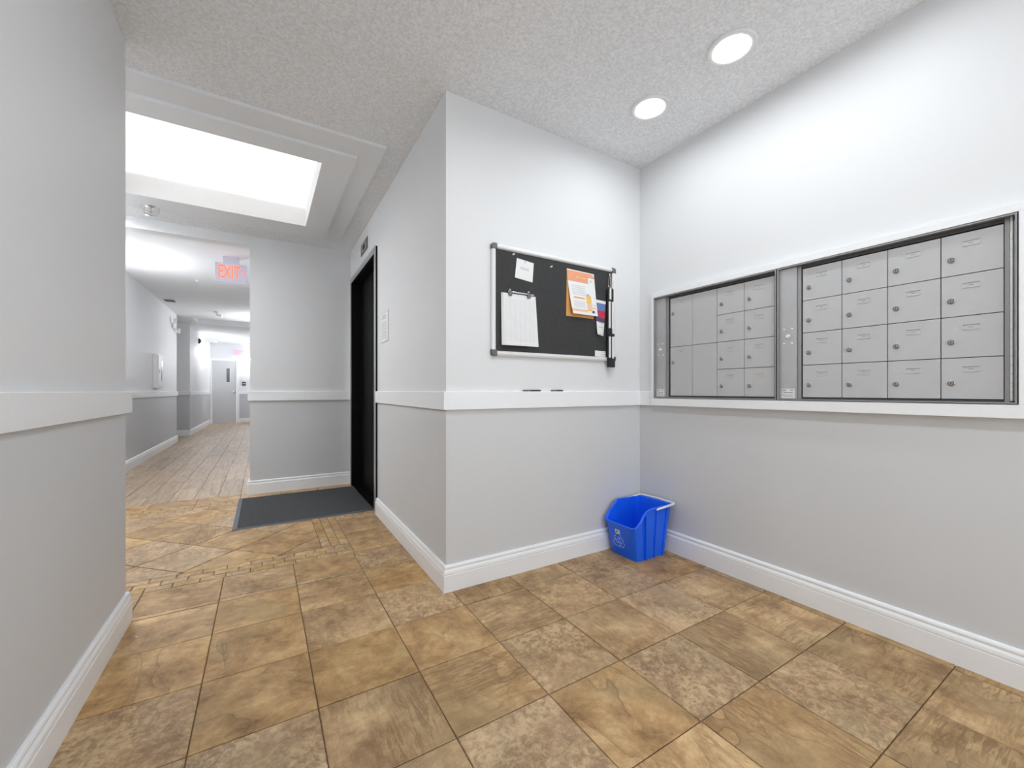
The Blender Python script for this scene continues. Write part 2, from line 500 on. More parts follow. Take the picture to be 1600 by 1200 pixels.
_cache = {}
def lay(poly, name, mat, parent, key=None, turn=True):
    c = (sum(p[0] for p in poly) / len(poly), sum(p[1] for p in poly) / len(poly))
    if key is not None and key in _cache: me = _cache[key]
    else:
        me = tile_mesh(poly, c, name, mat)
        if key is not None: _cache[key] = me
    o = link(name, me, parent, (c[0], c[1], R.uniform(-0.0006, 0.0006)))
    if key is not None and turn: o.rotation_euler.z = R.randrange(4) * math.pi / 2
    return o

T, G = 0.3285, 0.0034
def grid_tiles(x0, x1, y0, y1):
    """square tiles of the main grid, cut to the given rectangle"""
    i0 = math.floor((x0 - 0.478) / T) - 1; i1 = math.ceil((x1 - 0.478) / T) + 1
    j0 = math.floor((y0 - 1.749) / T) - 1; j1 = math.ceil((y1 - 1.749) / T) + 1
    for i in range(i0, i1):
        for j in range(j0, j1):
            a, b = 0.478 + i * T + G / 2, 0.478 + (i + 1) * T - G / 2
            c, d = 1.749 + j * T + G / 2, 1.749 + (j + 1) * T - G / 2
            p = clip_poly([(a, c), (b, c), (b, d), (a, d)], x0 + G / 2, x1 - G / 2, y0 + G / 2, y1 - G / 2)
            if len(p) < 3 or area(p) < 0.0004: continue
            full = len(p) == 4 and area(p) > 0.9999 * (T - G) ** 2
            lay(p, 'floor_tile', 'tile', floor, 'full' if full else None)
MN0, MN1, MR0, MR1, MF0, MF1 = 2.683, 2.858, 0.322, 0.487, 4.335, 4.505
grid_tiles(VL - 0.02, VR, -1.85, UL)                 # vestibule
grid_tiles(VH, 0.81, UL, MN0)                        # up to the mosaic band
grid_tiles(MR1, 0.83, MN0, 4.70)                     # between the band and the lift
grid_tiles(VH, MR1, MF1, 4.755)                      # behind the far band
# diagonal field
dg = 0.2355
for i in range(-6, 6):
    for j in range(-2, 10):
        if (i + j) % 2: continue
        cx, cy = -0.383 + i * dg, 2.874 + dg + j * dg
        q = dg - G * 1.15
        p = clip_poly([(cx, cy - q), (cx + q, cy), (cx, cy + q), (cx - q, cy)], VH, MR0 - G / 2, MN1 + G / 2, MF0 - G / 2)
        if len(p) < 3 or area(p) < 0.0006: continue
        full = len(p) == 4 and area(p) > 1.9999 * q * q
        lay(p, 'floor_tile', 'tile', floor, 'diamond' if full else None)
# mosaic bands: three courses of small bricks
def mosaic(x0, x1, y0, y1, along):
    L = 0.1125
    w = ((y1 - y0) if along == 'x' else (x1 - x0)) / 3
    for k in range(3):
        a0, a1 = (x0, x1) if along == 'x' else (y0, y1)
        t = a0 - L + (k * L / 2) % L + (0.045 if along == 'x' else 0.0)
        while t < a1:
            s0, s1 = max(t, a0), min(t + L, a1)
            if s1 - s0 > 0.012:
                if along == 'x': p = [(s0 + .002, y0 + k * w + .002), (s1 - .002, y0 + k * w + .002), (s1 - .002, y0 + (k + 1) * w - .002), (s0 + .002, y0 + (k + 1) * w - .002)]
                else: p = [(x0 + k * w + .002, s0 + .002), (x0 + (k + 1) * w - .002, s0 + .002), (x0 + (k + 1) * w - .002, s1 - .002), (x0 + k * w + .002, s1 - .002)]
                lay(p, 'mosaic_tile', 'mosaic', floor, ('m', along, round(w, 4)) if s1 - s0 > L - 1e-6 else None, False)
            t += L
mosaic(VH, MR1, MN0, MN1, 'x')
mosaic(MR0, MR1, MN1, MF0, 'y')
mosaic(VH, MR1, MF0, MF1, 'x')
# hall planks, running away from the lobby
PW, PL = 0.182, 1.22
for i, x in enumerate([VH - 0.003 + k * PW for k in range(0, 9)]):
    t = 4.757 - (i * 0.47) % PL
    while t < UD:
        s0, s1 = max(t, 4.757), min(t + PL, UD); xe = min(x + PW, VHR)
        if s1 - s0 > 0.02 and xe - x > 0.01:
            lay([(x + .0012, s0 + .0012), (xe - .0012, s0 + .0012), (xe - .0012, s1 - .0012), (x + .0012, s1 - .0012)], 'floor_plank', 'plank', hall_floor, 'plank' if (s1 - s0 > PL - 1e-6 and xe - x > PW - 1e-6) else None, False)
        t += PL
# side passage floor
lay([(VH2 - 1.2, UH0 - .1), (VH - .006, UH0 - .1), (VH - .006, UH1), (VH2 - 1.2, UH1)], 'floor_plank', 'plank', hall_floor, None)

# ------------------------------------------------------------------ walls
t = 0.12
struct(MB().box(VR, VR + t, UB - t, UN + t, -0.05, CE + 0.3).build('wall_right', 'wall'), 'mailbox wall, pale grey above the rail, darker below')
struct(MB().box(O[0], VR, UN, UN + t, -0.05, CE + 0.3).build('wall_front', 'wall'), 'noticeboard wall between outer corner and mailbox wall')
# lift wall, slightly out of square, with the door opening
FR0, FR1, FRZ = 3.425, 4.625, 2.185        # outer edges of the lift frame
OP0, OP1, OPZ = FR0 + 0.05, FR1 - 0.05, FRZ - 0.05
mb = MB()
def lw(u0, u1, z0, z1, d0=0.0, d1=t):
    mb.prism([(lift_v(u0) + d0, u0), (lift_v(u1) + d0, u1), (lift_v(u1) + d1, u1), (lift_v(u0) + d1, u0)], z0, z1)
lw(O[1] + t, OP0, -0.05, CE + 0.3); lw(OP0, OP1, OPZ, CE + 0.3); lw(OP1, UF, -0.05, CE + 0.3)
struct(mb.build('wall_lift', 'wall'), 'wall with the lift doorway')
mb = MB().box(VW, Ec[0] + 0.3, UF, UF + t, -0.05, CE + 0.3).box(VH, VW, UF, UF + t, 2.405, CE + 0.3)
struct(mb.build('wall_far', 'wall'), 'short wall facing the entrance, with the header over the hall opening')
struct(MB().box(VH - 0.2, VL, UB - t, UL, -0.05, CE + 0.3).build('wall_left', 'wall'), 'near left wall ending at the passage')
struct(MB().box(VH - t, VH, UL, UH0, -0.05, CE + 0.3).build('wall_hall_left', 'hall_wall'), 'long left wall of the hall')
struct(MB().box(VH2 - 1.2, VH2, UH1, UD, -0.05, CE + 0.3).build('wall_hall_far_left', 'hall_wall'), 'left wall of the hall beyond the side passage')
struct(MB().box(VH2 - 1.3, VH2 - 1.2, UH0 - 0.1, UH1, -0.05, CE + 0.3).build('wall_side_passage', 'hall_wall'), 'end wall of the side passage')
struct(MB().box(VH2 - 1.3, VH - t, UH0 - t, UH0, -0.05, CE + 0.3).build('wall_side_return', 'hall_wall'), 'return wall of the side passage')
struct(MB().box(VHR, VHR + t, UF + t, UD, -0.05, CE + 0.3).build('wall_hall_right', 'hall_wall'), 'right wall of the hall')
DX0, DX1, DZ = -1.352, -0.716, 1.955   # hall door leaf
mb = MB().box(VH2 - 1.3, DX0 - 0.0, UD, UD + t, -0.05, CE + 0.3).box(DX1, VHR + t, UD, UD + t, -0.05, CE + 0.3).box(DX0, DX1, UD, UD + t, DZ, CE + 0.3)
struct(mb.build('wall_hall_end', 'hall_wall'), 'end wall of the hall around the door')
WX0, WX1, WZ0, WZ1 = -0.30, 2.00, 0.06, 2.30
mb = MB().box(VL - 0.2, WX0, UB - t, UB, -0.05, CE + 0.3).box(WX1, VR + t, UB - t, UB, -0.05, CE + 0.3).box(WX0, WX1, UB - t, UB, -0.05, WZ0).box(WX0, WX1, UB - t, UB, WZ1, CE + 0.3)
struct(mb.build('wall_rear', 'wall'), 'wall behind the camera, opened for the added glazing')
wn = thing('fill_window_1', 'added glazing behind the camera that lets in fill daylight', None, ((WX0 + WX1) / 2, UB - t / 2, WZ0)); wn['kind'] = 'structure'  # unseen window added to bring in fill daylight
for a in ((WX0, WX1, WZ0, WZ0 + .05), (WX0, WX1, WZ1 - .05, WZ1), (WX0, WX0 + .05, WZ0 + .05, WZ1 - .05), (WX1 - .05, WX1, WZ0 + .05, WZ1 - .05), (0.825, 0.875, WZ0 + .05, WZ1 - .05)):
    MB().box(a[0], a[1], UB - t + .03, UB - .03, a[2], a[3]).build('fill_window_frame', 'alu', wn)
for a in ((WX0 + .05, 0.825), (0.875, WX1 - .05)):
    MB().box(a[0], a[1], UB - t / 2 - .003, UB - t / 2 + .003, WZ0 + .05, WZ1 - .05).build('pane', 'clear_glass', wn)

# ------------------------------------------------------------------ ceilings, stepped surround and light well
TO = (-1.12, 0.649, 2.546, 4.398); TM = (-1.02, 0.507, 2.716, 4.225); TW = (-0.91, 0.327, 2.876, 4.063)
Z1, Z2, ZW = 2.482, 2.463, 2.620
def ring(mb, a, b, z0, z1):
    """rectangular frame between outer a and inner b (v0, v1, u0, u1)"""
    mb.box(a[0], a[1], a[2], b[2], z0, z1); mb.box(a[0], a[1], b[3], a[3], z0, z1)
    mb.box(a[0], b[0], b[2], b[3], z0, z1); mb.box(b[1], a[1], b[2], b[3], z0, z1)
mb = MB(); ring(mb, (VH, VR, UB, UF), TW, CE, CE + 0.04)
struct(mb.build('ceiling', 'stipple'), 'stippled off-white lobby ceiling')
mb = MB(); ring(mb, TO, TW, Z1, CE)
struct(mb.build('trim_1', 'smooth_ceiling'), 'outer smooth step of the dropped ceiling surround')
mb = MB(); ring(mb, TM, TW, Z2, Z1)
struct(mb.build('trim_2', 'smooth_ceiling'), 'inner smooth step of the dropped ceiling surround')
mb = MB(); ring(mb, (TW[0] - .02, TW[1] + .02, TW[2] - .02, TW[3] + .02), TW, CE + 0.04, ZW + 0.03)
struct(mb.build('trim_3', 'well'), 'white sides of the ceiling light well')
t3 = MB(); ring(t3, (TW[0], TW[1], TW[2], TW[3]), (TW[0] + .004, TW[1] - .004, TW[2] + .004, TW[3] - .004), Z2, ZW)
struct(t3.build('trim_4', 'well'), 'white lining of the ceiling light well')
tag(MB().bbox(TW[0] + .006, TW[1] - .006, TW[2] + .006, TW[3] - .006, ZW, ZW + 0.02, 0.003).build('light_panel', 'well_panel'),
    'large glowing white diffuser at the top of the ceiling light well', 'light')
HR = ((-1.237, 10.6, 11.5), (-1.226, 15.03, 15.62))      # recessed bays in the hall ceiling: left edge, near and far edge
mb = MB(); u_ = UF + t
for x, a, b in HR:
    mb.box(VH2 - 1.2, VHR, u_, a, CE, CE + 0.04); mb.box(VH2 - 1.2, x, a, b, CE, CE + 0.04); u_ = b
mb.box(VH2 - 1.2, VHR, u_, UD, CE, CE + 0.04)
struct(mb.build('ceiling_hall', 'smooth_ceiling'), 'smooth white hall ceiling with recessed bays')
for k, (x, a, b) in enumerate(HR):
    mb = MB()
    mb.box(x - .04, x, a - .04, b + .04, CE + .04, CE + .29); mb.box(x, VHR, a - .04, a, CE + .04, CE + .29); mb.box(x, VHR, b, b + .04, CE + .04, CE + .29); mb.box(x - .04, VHR, a - .04, b + .04, CE + .29, CE + .32)
    struct(mb.build('trim_%d' % (5 + k), 'smooth_ceiling'), ['recessed bay in the hall ceiling by the side passage', 'recessed bay in the hall ceiling before the door'][k])

# ------------------------------------------------------------------ baseboards and chair rails
BP = [(0, -0.004), (0.018, -0.004), (0.018, 0.082), (0.0155, 0.0835), (0.0155, 0.086), (0.018, 0.088), (0.0178, 0.094), (0.0165, 0.102), (0.0125, 0.108), (0.0105, 0.111), (0.0105, 0.114), (0.0135, 0.1165), (0.0135, 0.122), (0.011, 0.1275), (0.006, 0.131), (0, 0.131)]
sweep([(VR, UB), (VR, UN), O, (lift_v(FR0), FR0 - 0.001)], BP, 'baseboard_right', 'trim')
sweep([(VH, UL), (VL, UL), (VL, UB)], BP, 'baseboard_left', 'trim')
sweep([(Ec[0], UF), (VW, UF), (VW, UF + t)], BP, 'baseboard_far', 'trim')
sweep([(VH2 - 1.2, UH0), (VH, UH0), (VH, UL)], BP, 'baseboard_hall_left', 'trim')
sweep([(VH2, UD), (VH2, UH1), (VH2 - 1.2, UH1)], BP, 'baseboard_hall_far_left', 'trim')
sweep([(VHR, UD), (DX1 + 0.07, UD)], BP, 'baseboard_hall_end', 'trim')
sweep([(VHR, UF + t), (VHR, UD)], BP, 'baseboard_hall_right', 'trim')
RZ0, RZ1 = 0.906, 0.998
RP = [(0, RZ0), (0.0165, RZ0), (0.018, RZ0 + 0.0015), (0.018, RZ1 - 0.0025), (0.0155, RZ1), (0, RZ1)]
MU0, MU1 = 1.793, 0.272                 # mailbox surround along the wall
sweep([(VR, MU0 + 0.001), (VR, UN), O, (lift_v(FR0), FR0 - 0.001)], RP, 'trim_7', 'trim')
sweep([(VH, UL), (VL, UL), (VL, UB)], RP, 'trim_8', 'trim')
sweep([(Ec[0], UF), (VW, UF), (VW, UF + t)], RP, 'trim_9', 'trim')
sweep([(VH2 - 1.2, UH0), (VH, UH0), (VH, UL)], RP, 'trim_10', 'trim')
sweep([(VH2, UD), (VH2, UH1), (VH2 - 1.2, UH1)], RP, 'trim_11', 'trim')
sweep([(VHR, UD), (DX1 + 0.07, UD)], RP, 'trim_12', 'trim')
sweep([(VHR, UF + t), (VHR, UD)], RP, 'trim_13', 'trim')
sweep([(VR, UB), (VR, MU1 - 0.001)], RP, 'trim_14', 'trim')

# ------------------------------------------------------------------ lift doorway
lift = thing('door_1', 'black lift door in a steel frame beside the charcoal mat', None, (lift_v(4.02) + 0.05, 4.02, 0))
lift['kind'] = 'structure'
mb = MB()
def lp(mbx, u0, u1, z0, z1, d0, d1, mi=0):
    mbx.prism([(lift_v(u0) + d0, u0), (lift_v(u1) + d0, u1), (lift_v(u1) + d1, u1), (lift_v(u0) + d1, u0)], z0, z1, mi)
pr = -0.017
fr = MB(); lp(fr, FR0, OP0, 0.0, FRZ, pr - .001, pr + .004); fr.build('jamb', 'lift_frame', lift)
fr = MB(); lp(fr, OP1, FR1, 0.0, FRZ, pr - .001, pr + .004); fr.build('jamb', 'lift_frame', lift)
fr = MB(); lp(fr, OP0, OP1, OPZ, FRZ, pr - .001, pr + .004); fr.build('head', 'lift_frame', lift)
fr = MB()
lp(fr, FR0 + .001, OP0, 0.0, FRZ - .001, pr + .004, 0.0); lp(fr, OP1, FR1 - .001, 0.0, FRZ - .001, pr + .004, 0.0); lp(fr, OP0, OP1, OPZ, FRZ - .001, pr + .004, 0.0)
lp(fr, OP0 - .002, OP0 + .006, 0, OPZ, 0.0, 0.125); lp(fr, OP1 - .006, OP1 + .002, 0, OPZ, 0.0, 0.125); lp(fr, OP0, OP1, OPZ - .006, OPZ + .002, 0.0, 0.125)
fr.build('reveal', 'lift_edge', lift)['label'] = 'black frame side and reveal'
um = (OP0 + OP1) / 2
fr = MB(); lp(fr, OP0, um - .0015, 0.012, OPZ, 0.085, 0.115); fr.build('door_panel', 'lift_black', lift)
fr = MB(); lp(fr, um + .0015, OP1, 0.012, OPZ, 0.085, 0.115); fr.build('door_panel', 'lift_black', lift)
fr = MB(); lp(fr, OP0, OP1, -0.01, 0.008, 0.0, 0.125); fr.build('sill', 'lift_black', lift)
fr = MB(); lp(fr, OP0 - .02, OP1 + .02, -0.02, OPZ + .02, 0.121, 0.15); fr.build('light_stop', 'gap', lift)  # added behind the doors to stop sky light leaking through the seam

# floor indicator above the doorway
def frame_on_lift(name, u0, u1, z0, z1, label, cat):
    return thing(name, label, cat, (lift_v((u0 + u1) / 2), (u0 + u1) / 2, (z0 + z1) / 2))
ind = frame_on_lift('floor_indicator', 3.80, 4.09, 2.28, 2.385, 'small dark floor indicator plate above the lift doorway', 'indicator')
fr = MB(); lp(fr, 3.80, 4.09, 2.28, 2.385, -0.007, 0.0); fr.build('plate', 'dark_steel', ind)
fr = MB(); lp(fr, 3.845, 4.045, 2.298, 2.367, -0.0085, -0.007); fr.build('bezel', 'lift_frame', ind)
fr = MB(); lp(fr, 3.90, 3.99, 2.31, 2.355, -0.0095, -0.0085); fr.build('screen', 'gap', ind)
# framed notice on the wall beside the lift
sg = frame_on_lift('lift_notice', 3.055, 3.30, 1.37, 1.605, 'white notice sheet in a thin clear holder right of the lift doorway', 'notice')
fr = MB(); lp(fr, 3.055, 3.30, 1.372, 1.603, -0.004, 0.0); fr.build('holder', 'pale_ink', sg)
fr = MB(); lp(fr, 3.064, 3.291, 1.38, 1.596, -0.005, -0.004); fr.build('sheet', 'paper', sg)
fr = MB()
for k in range(11):
    z = 1.57 - k * 0.0165
    if k == 2: continue
    lp(fr, 3.085 + R.uniform(0, .05), 3.27 - (R.uniform(0, .03) if k else .03), z, z + (0.004 if k > 1 else .007), -0.0056, -0.005)
fr.build('printed_lines', 'grey_ink', sg)['kind'] = 'stuff'

# ------------------------------------------------------------------ mailboxes (on the right wall; front faces -v)
VF = 2.142          # face of the white surround
MZ0, MZ1 = 0.908, 1.628
sur = thing('trim_15', 'white wooden surround framing both grey mailbox units', None, (VR, 1.03, MZ0)); sur['kind'] = 'structure'
IU0, IU1, IZ0, IZ1 = 1.774, 0.288, 0.954, 1.597
MB().bbox(VF, VR, MU1, MU0, IZ1, MZ1, 0.0015).build('top_rail', 'trim', sur)
MB().bbox(VF, VR, MU1, MU0, MZ0, IZ0, 0.0015).build('bottom_rail', 'trim', sur)
MB().bbox(VF, VR, IU0, MU0, IZ0, IZ1, 0.0015).build('stile', 'trim', sur)
MB().bbox(VF, VR, MU1, IU1, IZ0, IZ1, 0.0015).build('stile', 'trim', sur)
VD = 2.1625         # face of the mailbox doors

def door_mesh(w, h, name):
    return MB().bbox(-0.0, 0.010, -w / 2, w / 2, -h / 2, h / 2, 0.0012).mesh(name, 'steel')
lockm = MB().lathe([(0.0108, 0.0), (0.0104, -0.002), (0.0086, -0.0034), (0.0066, -0.0028), (0.0058, -0.0060), (0.0001, -0.0063)], axis='x', n=20, mis=[0, 0, 1, 0, 0]).mesh('lock', ['lock_metal', 'cap'], True)
keym = MB().bbox(-0.0067, -0.0055, -0.0011, 0.0011, -0.0034, 0.0034, 0.0003).mesh('keyhole', 'keyhole')
def slot_mesh():
    m = MB()
    w, h = 0.0205, 0.0075
    m.box(-0.0004, 0.0, -w, w, -h, h, 0)                       # pale insert
    m.box(-0.0016, 0.0, -w - .001, w + .001, h, h + .0016, 1)   # top lip, recess shade put into its darker grey
    m.box(-0.0016, 0.0, -w - .001, w + .001, -h - .0014, -h, 2) # bottom lip
    m.box(-0.0014, 0.0, -w - .0016, -w, -h - .0014, h + .0016, 2); m.box(-0.0014, 0.0, w, w + .0016, -h - .0014, h + .0016, 2)
    m.box(-0.0006, 0.0, -0.006, 0.006, -0.0014, 0.0010, 1)
    return m.mesh('name_slot', ['slot_card', 'dark_lip', 'light_lip'])
slotm = slot_mesh()
dm = {}
def add_door(unit, ua, ub, za, zb, lock=True, slot=True, name='mail_door', wide=False):
    w, h = abs(ua - ub) - 0.0026, abs(zb - za) - 0.0026
    key = (round(w, 3), round(h, 3))
    if key not in dm: dm[key] = door_mesh(w, h, name)
    uc, zc = (ua + ub) / 2, (za + zb) / 2
    d = link(name, dm[key], unit, (VD, uc, zc))
    if lock:
        zl = zc - 0.017 if not wide else zc + 0.055
        ul = max(ua, ub) - (0.027 if not wide else 0.020)
        l = link('lock', lockm, d, (VD, ul, zl)); l['label'] = 'chrome cam lock'
        kh = link('keyhole', keym, d, (VD, ul, zl))
    if slot: link('name_slot', slotm, d, (VD - 0.0002, uc, zc + (0.034 if not wide else h / 2 - 0.03)))
    return d
screwm = MB().lathe([(0.0048, 0.0), (0.0046, -0.0018), (0.0030, -0.0032), (0.0001, -0.0037)], axis='x', n=14).mesh('screw', 'alu', True)
biglock = MB().lathe([(0.0095, 0.0), (0.0095, -0.004), (0.0075, -0.009), (0.0060, -0.0092), (0.0001, -0.0098)], axis='x', n=20).mesh('master_lock', 'alu', True)

def mailbox(u_left, u_right, cols, label, first_post):
    zt, zb = 1.594, 0.957
    un = thing('mailbox_unit', label, 'mailbox', (VR - 0.001, (u_left + u_right) / 2, zb), 'mailbox units in the white surround')
    # shallow tray: back plate, edge frame
    MB().box(VD + 0.012, VD + 0.0145, u_right, u_left, zb, zt).build('back_plate', 'gap', un)
    e = 0.0045
    for (a, b, c, d) in ((u_right, u_left, zt - e, zt), (u_right, u_left, zb, zb + e), (u_left - e, u_left, zb + e, zt - e), (u_right, u_right + e, zb + e, zt - e)):
        MB().box(VF - 0.002, VD + 0.012, a, b, c, d).build('edge_frame', 'frame_steel', un)
    # second, inner rail behind the lip
    MB().box(VD + 0.002, VD + 0.0115, u_right + e, u_left - e, 1.576, zt - e).build('inner_rail', 'rail_dark', un)
    MB().box(VD + 0.002, VD + 0.0115, u_right + e, u_left - e, zb + e, 0.968).build('inner_rail', 'rail_dark', un)
    # lock post on the left
    p0 = u_left - e; p1 = u_left - 0.079
    post = MB().bbox(VD - 0.008, VD + 0.010, p1, p0, zb + e + .001, zt - e - .001, 0.0015).build('lock_post', 'post', un)
    MB().bbox(VD - 0.002, VD + 0.011, p1 - 0.0165, p1 - 0.0015, zb + e + .001, zt - e - .002, 0.0012).build('channel', 'frame_steel', un)
    uc = (p0 + p1) / 2
    for su in (-0.017, 0.017):
        for sz in (-0.0345, 0.0345):
            link('screw', screwm, post, (VD - 0.008, uc + su, 1.262 + sz))
    ml = link('master_lock', biglock, post, (VD - 0.008, uc - 0.001, 1.262))
    MB().box(VD - 0.0085, VD - 0.008, uc - 0.029, uc + 0.028, zb + 0.009, zb + 0.054).build('sticker', 'paper', post)['label'] = 'white printed sticker'
    pt = MB()
    for (a, b, c, h) in ((0.026, 0.006, 0.046, 0.003), (-0.010, -0.024, 0.046, 0.003), (0.026, 0.014, 0.038, .0015), (0.018, -0.022, 0.034, 0.0026), (0.026, 0.004, 0.027, 0.0014), (-0.002, -0.025, 0.027, 0.0012), (0.026, -0.02, 0.021, 0.0012), (0.02, -0.025, 0.016, 0.0012)):
        pt.box(VD - 0.0089, VD - 0.0085, uc + a, uc + b, zb + c, zb + c + h)
    pt.build('sticker_print', 'ink', post)['kind'] = 'stuff'
    # hinge strip on the right
    MB().box(VD + 0.001, VD + 0.011, cols[-1] - 0.012, cols[-1] - 0.001, zb + e, zt - e).build('hinge_plate', 'frame_steel', un)
    MB().box(VD + 0.003, VD + 0.0115, u_right + e, cols[-1] - 0.0205, zb + e, zt - e).build('hinge_post', 'frame_steel', un)
    hz = 0.966; hm = []
    hu = cols[-1] - 0.0165
    k = 0
    knuck = MB().tube([(0, 0, -0.0148), (0, 0, 0.0148)], 0.0036, 10).mesh('hinge_knuckle', 'alu', True)
    while hz < 1.575:
        link('hinge_knuckle', knuck, un, (VD + 0.001, hu, hz + 0.0152)); hz += 0.0304
    return un

z_top, z_bot = 1.572, 0.970
rowh = (z_top - z_bot) / 4
c2 = [0.934 - 0.153 * k for k in range(5)]
u2 = mailbox(1.034, 0.291, c2, 'grey mailbox unit of sixteen equal doors, nearer the right edge', True)
for a in range(4):
    for r in range(4): add_door(u2, c2[a], c2[a + 1], z_top - (r + 1) * rowh, z_top - r * rowh)
c1 = [1.664, 1.511, 1.358, 1.206, 1.056]
u1 = mailbox(1.772, 1.040, c1, 'grey mailbox unit with two tall parcel doors, nearer the room corner', False)
for a in (2, 3):
    for r in range(4): add_door(u1, c1[a], c1[a + 1], z_top - (r + 1) * rowh, z_top - r * rowh)
for r in range(2):
    add_door(u1, c1[0], c1[1], z_top - (r + 1) * 2 * rowh, z_top - r * 2 * rowh, True, True, 'parcel_door', True)
    add_door(u1, c1[1], c1[2], z_top - (r + 1) * 2 * rowh, z_top - r * 2 * rowh, False, False, 'blank_panel')

# ------------------------------------------------------------------ noticeboard (front faces -u)
BX0, BX1, BZ0, BZ1 = 1.031, 1.934, 1.188, 1.786
UBF = UN - 0.020
nb = thing('noticeboard', 'charcoal felt noticeboard in a white aluminium frame', 'noticeboard', ((BX0 + BX1) / 2, UN, BZ0))
fw = 0.028
MB().box(BX0 + .01, BX1 - .01, UN - 0.010, UN - 0.001, BZ0 + .01, BZ1 - .01).build('felt_panel', 'felt', nb)
def rail_profile(a, b, horizontal):
    m = MB(); prof = [(0, 0), (0, .010), (.004, .017), (.012, .0205), (.020, .0195), (fw - .002, .013), (fw, .006), (fw, 0)]
    return prof
def frame_rail(p0, p1, inward):
    """round-nosed frame bar from p0 to p1 (x, z); inward = direction to the board centre"""
    prof = rail_profile(0, 0, 0); vs = []
    for p in (p0, p1):
        for a, d in prof: vs.append((p[0] + inward[0] * a, UN - 0.0005 - d, p[1] + inward[1] * a))
    k = len(prof); m = MB()
    m.add(vs, [(i, (i + 1) % k, k + (i + 1) % k, k + i) for i in range(k)] + [tuple(range(k)), tuple(range(2 * k - 1, k - 1, -1))])
    return m.build('frame_rail', 'alu', nb)
cs = 0.032
frame_rail((BX0 + cs, BZ1), (BX1 - cs, BZ1), (0, -1)); frame_rail((BX0 + cs, BZ0), (BX1 - cs, BZ0), (0, 1))
frame_rail((BX0, BZ0 + cs), (BX0, BZ1 - cs), (1, 0)); frame_rail((BX1, BZ0 + cs), (BX1, BZ1 - cs), (-1, 0))
for sx, bx in ((1, BX0), (-1, BX1)):
    for sz, bz in ((1, BZ0), (-1, BZ1)):
        poly = [(cs + .001, -.001), (cs + .001, fw), (fw, cs + .001), (-.001, cs + .001), (-.001, .012), (.003, .004), (.012, -.001)]
        m = MB(); n = len(poly)
        vs = [(bx + sx * a, UN - 0.0005, bz + sz * b) for a, b in poly] + [(bx + sx * a, UN - 0.017, bz + sz * b) for a, b in poly] + [(bx + sx * (a * .86 + .002), UN - 0.0222, bz + sz * (b * .86 + .002)) for a, b in poly]
        fs = [tuple(range(n)), tuple(range(2 * n, 3 * n))]
        for i in range(n):
            j = (i + 1) % n; fs += [(i, j, n + j, n + i), (n + i, n + j, 2 * n + j, 2 * n + i)]
        m.add(vs, fs); m.build('corner_cap', 'cap', nb)

UFELT = UN - 0.010
def sheet(nx, nz, corners, mats, pick, lift=lambda s, t: 0.0, thick=0.0004):
    """thin paper over four (x, z) corners TL, TR, BR, BL; pick(s, t) -> material index; lift = distance off the felt"""
    m = MB(); vs = []
    TL, TR, BR, BL = corners
    for j in range(nz + 1):
        for i in range(nx + 1):
            s, tt = i / nx, j / nz
            x = (TL[0] * (1 - s) + TR[0] * s) * (1 - tt) + (BL[0] * (1 - s) + BR[0] * s) * tt
            z = (TL[1] * (1 - s) + TR[1] * s) * (1 - tt) + (BL[1] * (1 - s) + BR[1] * s) * tt
            vs.append((x, UFELT - 0.0006 - lift(s, tt), z))
    n = len(vs)
    back = [(x, y + thick, z) for x, y, z in vs]
    m.v = vs + back
    for j in range(nz):
        for i in range(nx):
            a = j * (nx + 1) + i
            m.f.append((a, a + 1, a + nx + 2, a + nx + 1)); m.m.append(pick((i + .5) / nx, (j + .5) / nz))
            m.f.append((n + a, n + a + nx + 1, n + a + nx + 2, n + a + 1)); m.m.append(0)
    edge = [i for i in range(nx + 1)] + [j * (nx + 1) + nx for j in range(1, nz + 1)] + [nz * (nx + 1) + i for i in range(nx - 1, -1, -1)] + [j * (nx + 1) for j in range(nz - 1, 0, -1)]
    for q in range(len(edge)):
        a, b = edge[q], edge[(q + 1) % len(edge)]
        m.f.append((a, b, n + b, n + a)); m.m.append(0)
    return m
def recentre(o):
    """move a world-coordinate mesh's origin to its centre"""
    me = o.data; c = sum((v.co for v in me.vertices), Vector()) / len(me.vertices)
    me.transform(Matrix.Translation(-c)); o.location = c
    return o

o = sheet(8, 8, [(1.191, 1.731), (1.303, 1.719), (1.295, 1.610), (1.176, 1.621)], ['paper', 'pale_ink'], lambda s, tt: 1 if (.25 < s < .75 and (.38 < tt < .44 or .6 < tt < .64)) else 0, lambda s, tt: 0.004 * tt * (1 - s)).build('paper_note', ['paper', 'pale_ink'])
tag(recentre(o), 'small square white note pinned above the clipped sheets', 'note')
def stack_lift(k): return lambda s, tt: 0.003 + 0.0016 * k + 0.010 * tt
stk = thing('paper_stack', 'stack of white ruled sign-up sheets hanging from a metal clip bar', 'paper', (1.205, UFELT, 1.246))
for k in range(4):
    c = [(1.090 + .003 * k, 1.529), (1.310, 1.529), (1.312 + .004 * k, 1.248), (1.088 + .005 * k, 1.247)]
    if k < 3: sheet(2, 6, c, ['paper'], lambda s, tt: 0, stack_lift(k)).build('sheet', ['paper'], stk)
    else:
        me = sheet(4, 8, c, ['ruled'], lambda s, tt: 0, stack_lift(k)).mesh('ruled_sheet', ['ruled'])
        cc = Vector((1.205, UFELT - 0.014, 1.385)); me.transform(Matrix.Translation(-cc)); link('ruled_sheet', me, stk, cc)
bar = MB().tube([(1.127, UFELT - 0.013, 1.537), (1.293, UFELT - 0.013, 1.535)], 0.0042, 10).build('clip_bar', 'chrome', stk, True)
